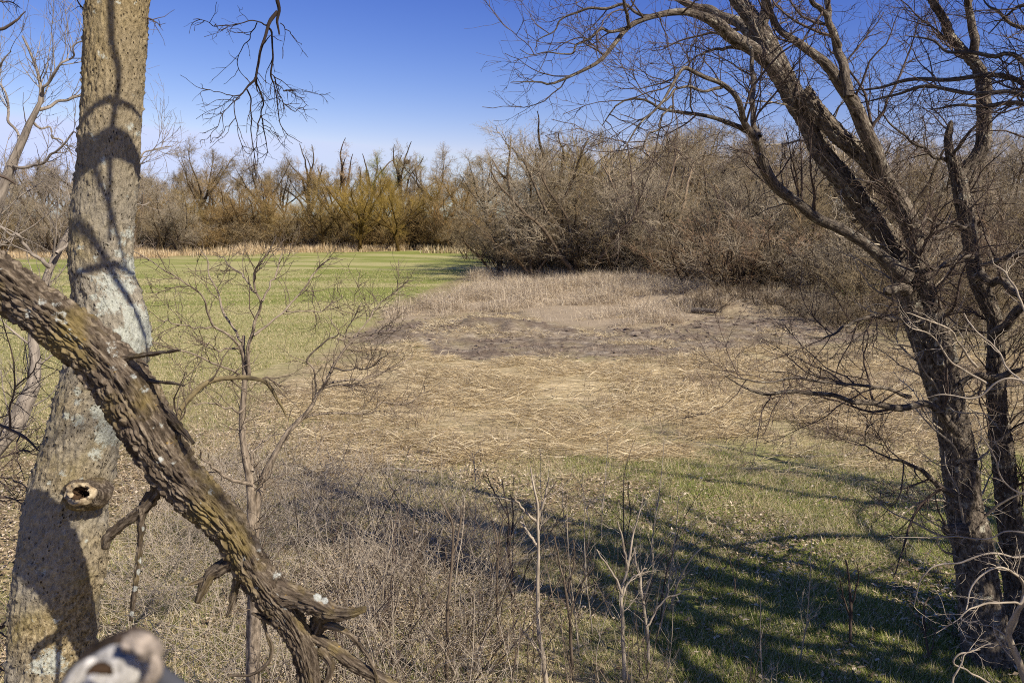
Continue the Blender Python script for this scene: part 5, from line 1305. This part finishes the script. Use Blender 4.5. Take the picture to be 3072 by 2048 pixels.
# ------------------------------------------------------------------ saplings of the foreground
def sapling(bx, by, tops, label, mat, group=None, w=11, name="sapling", nt=18, seed=1):
    """tops: list of stems, each a list of pixels from the base upward"""
    p0 = GP(bx, by)
    r = thing(name, label, "sapling", group=group)
    lst = []
    for k, st in enumerate(tops):
        nseg = len(st)
        ww = w if k == 0 else w * 0.6
        pts = [(x_, y_, max(2.0, ww * (1 - 0.8 * i / nseg))) for i, (x_, y_) in enumerate(st)]
        lst.append(limb("stem", pts, p0[1], p0[1] + random.uniform(-.25, .25), mat, r, 6, 40, 0.015))
    g = np.random.default_rng(seed)
    P, R = stackPR(lst)
    a = spawn(P, R, nt, 0.3, 1.0, (20, 55), (0.2, 0.6), 7, 0.15, (0, 0, 0.06), 0.6, 0.0032, g=g)
    b = spawn(*a, nt * 2, 0.1, 1.0, (20, 55), (0.08, 0.3), 5, 0.18, (0, 0, 0.04), 0.7, 0.0022, g=g)
    tag(link("twigs", tube_mesh("twigs", [([a], 4), ([b], 3)], mat), r), kind='stuff')
    return r
sapling(1645, 2075, [[(1645, 2085), (1630, 1975), (1618, 1905), (1614, 1800), (1615, 1677), (1615, 1533), (1604, 1470), (1592, 1400)], [(1615, 1550), (1635, 1490), (1650, 1430)], [(1612, 1570), (1570, 1525), (1540, 1490)], [(1615, 1640), (1580, 1590), (1560, 1560)], [(1630, 1975), (1600, 1930), (1560, 1880)]],
        "tallest straight pale-barked sapling in the bottom middle", M['twig_pale'], None, 16, nt=22, seed=61)
sapling(1344, 2060, [[(1344, 2065), (1341, 1938), (1345, 1820), (1350, 1710), (1358, 1579), (1340, 1530), (1324, 1500)], [(1350, 1700), (1375, 1600), (1385, 1520)], [(1335, 1720), (1338, 1640)]],
        "slim upright sapling left of the tallest pale one", M['sap_twig'], None, 12, nt=18, seed=62)
sapling(1500, 1925, [[(1501, 1928), (1491, 1808), (1491, 1677), (1487, 1590), (1450, 1500)], [(1491, 1740), (1500, 1600), (1520, 1520)]],
        "thin two-stemmed sapling between the slim upright one and the tallest one", M['sap_twig'], None, 9, nt=14, seed=63)
sapling(1540, 1723, [[(1540, 1725), (1524, 1650), (1524, 1546), (1507, 1440)], [(1524, 1640), (1540, 1560), (1530, 1480)], [(1524, 1550), (1480, 1470), (1460, 1420)]],
        "dark small sapling standing behind the tallest pale one", M['twig_a'], None, 8, nt=16, seed=64)
sapling(1873, 2050, [[(1873, 2055), (1868, 1900), (1866, 1775), (1880, 1710), (1899, 1612), (1925, 1510)], [(1866, 1780), (1840, 1720), (1790, 1650)], [(1880, 1710), (1872, 1640), (1850, 1560)], [(1866, 1790), (1890, 1740), (1940, 1700)]],
        "pale forking sapling right of the tallest one", M['twig_pale'], None, 13, nt=20, seed=65)
sapling(1716, 2003, [[(1716, 2005), (1712, 1900), (1708, 1840), (1690, 1730), (1660, 1600)], [(1710, 1850), (1740, 1760), (1780, 1700)], [(1700, 1790), (1720, 1700), (1720, 1620)]],
        "grey forked sapling just right of the tallest pale one", M['sap_twig'], None, 11, nt=18, seed=66)
sapling(1950, 1990, [[(1950, 2000), (1935, 1840), (1920, 1740), (1900, 1640)], [(1940, 1880), (1990, 1800), (2040, 1780)], [(1930, 1800), (1955, 1720), (1960, 1640)]],
        "many-forked pale sapling with arching side shoots, at the foot of the striped shadows", M['twig_pale'], None, 11, nt=22, seed=67)
sapling(1141, 1850, [[(1141, 1850), (1150, 1760), (1160, 1690), (1185, 1570)], [(1130, 1850), (1125, 1740), (1110, 1640)], [(1150, 1850), (1160, 1750), (1220, 1640)], [(1120, 1850), (1100, 1780), (1060, 1660)]],
        "clump of pale whippy stems right of the furrowed limb", M['twig_pale'], None, 9, nt=34, seed=68)
sapling(2551, 1935, [[(2551, 1940), (2552, 1830), (2545, 1729), (2535, 1680)], [(2552, 1830), (2570, 1760), (2575, 1690)], [(2550, 1850), (2530, 1790), (2520, 1740)]],
        "small dark sapling alone in the shadow-striped grass left of the leaning tree", M['twig_a'], None, 11, nt=14, seed=69)
sapling(2010, 1830, [[(2010, 1835), (2030, 1760), (2070, 1680), (2110, 1640)], [(2015, 1800), (2050, 1770), (2090, 1760)]], "pale bent sapling at the left edge of the green sward", M['twig_pale'], None, 8, nt=12, seed=70)
sapling(2790, 1985, [[(2790, 1990), (2770, 1850), (2785, 1790)], [(2790, 1960), (2810, 1880)]], "low forked seedling left of the foot of the leaning tree", M['twig_a'], None, 8, nt=12, seed=71)
# the rest of the undergrowth: many alike
protos = []
for k in range(6):
    g = np.random.default_rng(300 + k)
    st = [wander(g, (0.06 * g.normal(), 0.06 * g.normal(), -0.03), (0.25 * g.normal(), 0.25 * g.normal(), 1), 0.9 + 0.8 * g.random(), 0.008, 0.003, 6, 0.10, 0.05) for j in range(1 + k % 3)]
    P0 = stack_trunks(st, 10); P0 = (P0[0], np.linspace(0.008, 0.003, 10)[None].repeat(len(st), 0))
    a = spawn(*P0, 9, 0.25, 1, (20, 55), (0.2, 0.6), 7, 0.15, (0, 0, 0.06), 0.6, 0.003, g=g)
    b = spawn(*a, 22, 0.1, 1, (20, 55), (0.08, 0.3), 5, 0.2, (0, 0, 0.04), 0.7, 0.002, g=g)
    mt = [M['twig_pale'], M['sap_twig'], M['sap_twig'], M['twig_pale'], M['twig_a'], M['sap_twig']][k]
    protos.append((tube_mesh("stem", [([P0], 5)], mt), tube_mesh("twigs", [([a], 4), ([b], 3)], mt)))
LS = "one of the knee-high leafless seedlings scattered through the leaf litter in the foreground"
cnt = 0
while cnt < 120:
    px, py = random.uniform(820, 2450), random.uniform(1560, 2300)
    if py < 1600 + 0.00022 * (px - 1300) ** 2 * 0.6 or (px > 1950 and random.random() < 0.72): continue
    p = GP(px, py)
    r = thing("seedling", LS, "seedling", (p[0], p[1], Hs(p[0], p[1])), "seedlings in the leaf litter")
    r.rotation_euler = (0, 0, random.random() * 6.28)
    s = random.uniform(0.6, 1.25)
    r.scale = (s, s, s)
    a, b = random.choice(protos)
    link("stem", a, r); tag(link("twigs", b, r), kind='stuff')
    cnt += 1
# bramble tangle
g = np.random.default_rng(77)
pts = []
Z_BR = poly([(330, 1560), (620, 1400), (900, 1420), (1250, 1480), (1500, 1640), (1560, 1850), (1500, 2300), (300, 2300)])
bx, by = scatter(Z_BR, 2600, 0.06)
st = []
for X_, Y_ in zip(bx, by):
    a = g.random() * 6.28; s = 0.3 + 1.2 * g.random()
    st.append(wander(g, (X_, Y_, 0.0), (s * math.cos(a), s * math.sin(a), 0.7), 0.5 + 1.1 * g.random(), 0.0038, 0.0018, 5, 0.2, -0.04))
P0 = np.stack([np.array(s_)[:, :3] for s_ in st]); R0 = np.stack([np.array(s_)[:, 3] for s_ in st])
a = spawn(P0, R0, 6000, 0.2, 1, (25, 65), (0.15, 0.5), 5, 0.2, (0, 0, 0), 0.7, 0.0022, g=g)
tag(link("bramble_tangle", tube_mesh("bramble_tangle", [([(P0, R0)], 4), ([a], 3)], M['twig_pale'])), kind='stuff')
# fallen branches
def fallen(pxs, w, label, mat, seed):
    r = thing("fallen_branch", label, "fallen branch")
    path = []
    for (a_, b_) in pxs:
        p = GP(a_, b_); z_ = Hs(p[0], p[1])
        path.append([p[0], p[1], z_ + 0.03, w / 2])
    path[-1][3] *= 0.4
    e = even(path, 40)
    v, q, bq = tubes([(e[None, :, :3], e[None, :, 3])], 7)
    link("stem", mesh_np("stem", v, q, None, mat, True, {"bark": ('FLOAT_VECTOR', bq)}), r)
    a = spawn(e[None, :, :3], e[None, :, 3], 7, 0.3, 1, (25, 60), (0.15, 0.5), 6, 0.15, (0, 0, 0.02), 0.5, 0.004, g=np.random.default_rng(seed))
    tag(link("twigs", tube_mesh("twigs", [([a], 4)], mat), r), kind='stuff')
fallen([(1110, 1412), (1180, 1411), (1240, 1416), (1300, 1420)], 0.05, "long pale stick lying on the dry grass below the sapling twigs", M['twig_pale'], 1)
fallen([(1185, 1955), (1205, 1975), (1235, 2000)], 0.07, "short dark broken log on the leaf litter at the bottom", M['bark_a'], 2)
fallen([(2640, 1345), (2560, 1365), (2440, 1375), (2300, 1368)], 0.05, "long dark stick lying along the edge of the straw", M['bark_a'], 3)
fallen([(2670, 1622), (2720, 1640), (2740, 1655)], 0.06, "short dark branch piece on the grass near the leaning tree", M['bark_a'], 4)
def log(p0, p1, z1, w, label, mat):
    a_, b_ = GP(*p0), GP(*p1)
    r = thing("fallen_log", label, "log")
    za, zb = Hs(a_[0], a_[1]), Hs(b_[0], b_[1])
    path = [[a_[0], a_[1], za + w * .4, w / 2], [(a_[0] * 2 + b_[0]) / 3, (a_[1] * 2 + b_[1]) / 3, za + w * .5 + z1 * .3, w / 2 * .95], [(a_[0] + b_[0] * 2) / 3, (a_[1] + b_[1] * 2) / 3, zb + w * .5 + z1 * .7, w / 2 * .85], [b_[0], b_[1], zb + w * .4 + z1, w / 2 * .6]]
    e = even(path, 24)
    v, q, bq = tubes([(e[None, :, :3], e[None, :, 3])], 8)
    link("stem", mesh_np("stem", v, q, None, mat, True, {"bark": ('FLOAT_VECTOR', bq)}), r)
    P_ = spawn(e[None, :, :3], e[None, :, 3], 5, 0.4, 0.95, (30, 60), (0.4, 1.2), 6, 0.15, (0, 0, 0.05), 0.4, 0.012, g=np.random.default_rng(4))
    link("snag", tube_mesh("snag", [([P_], 4)], mat), r)
log((1990, 862), (2085, 838), 0.9, 0.28, "pale bleached log leaning out of the brush at the foot of the thicket", M['twig_pale'])
log((2075, 940), (2150, 946), 0.1, 0.3, "dark log lying on the broken bank at the edge of the turned earth", M['bark_a'])
log((2230, 925), (2370, 940), 0.25, 0.2, "thin dark log on the bank among the low brush heaps", M['bark_a'])
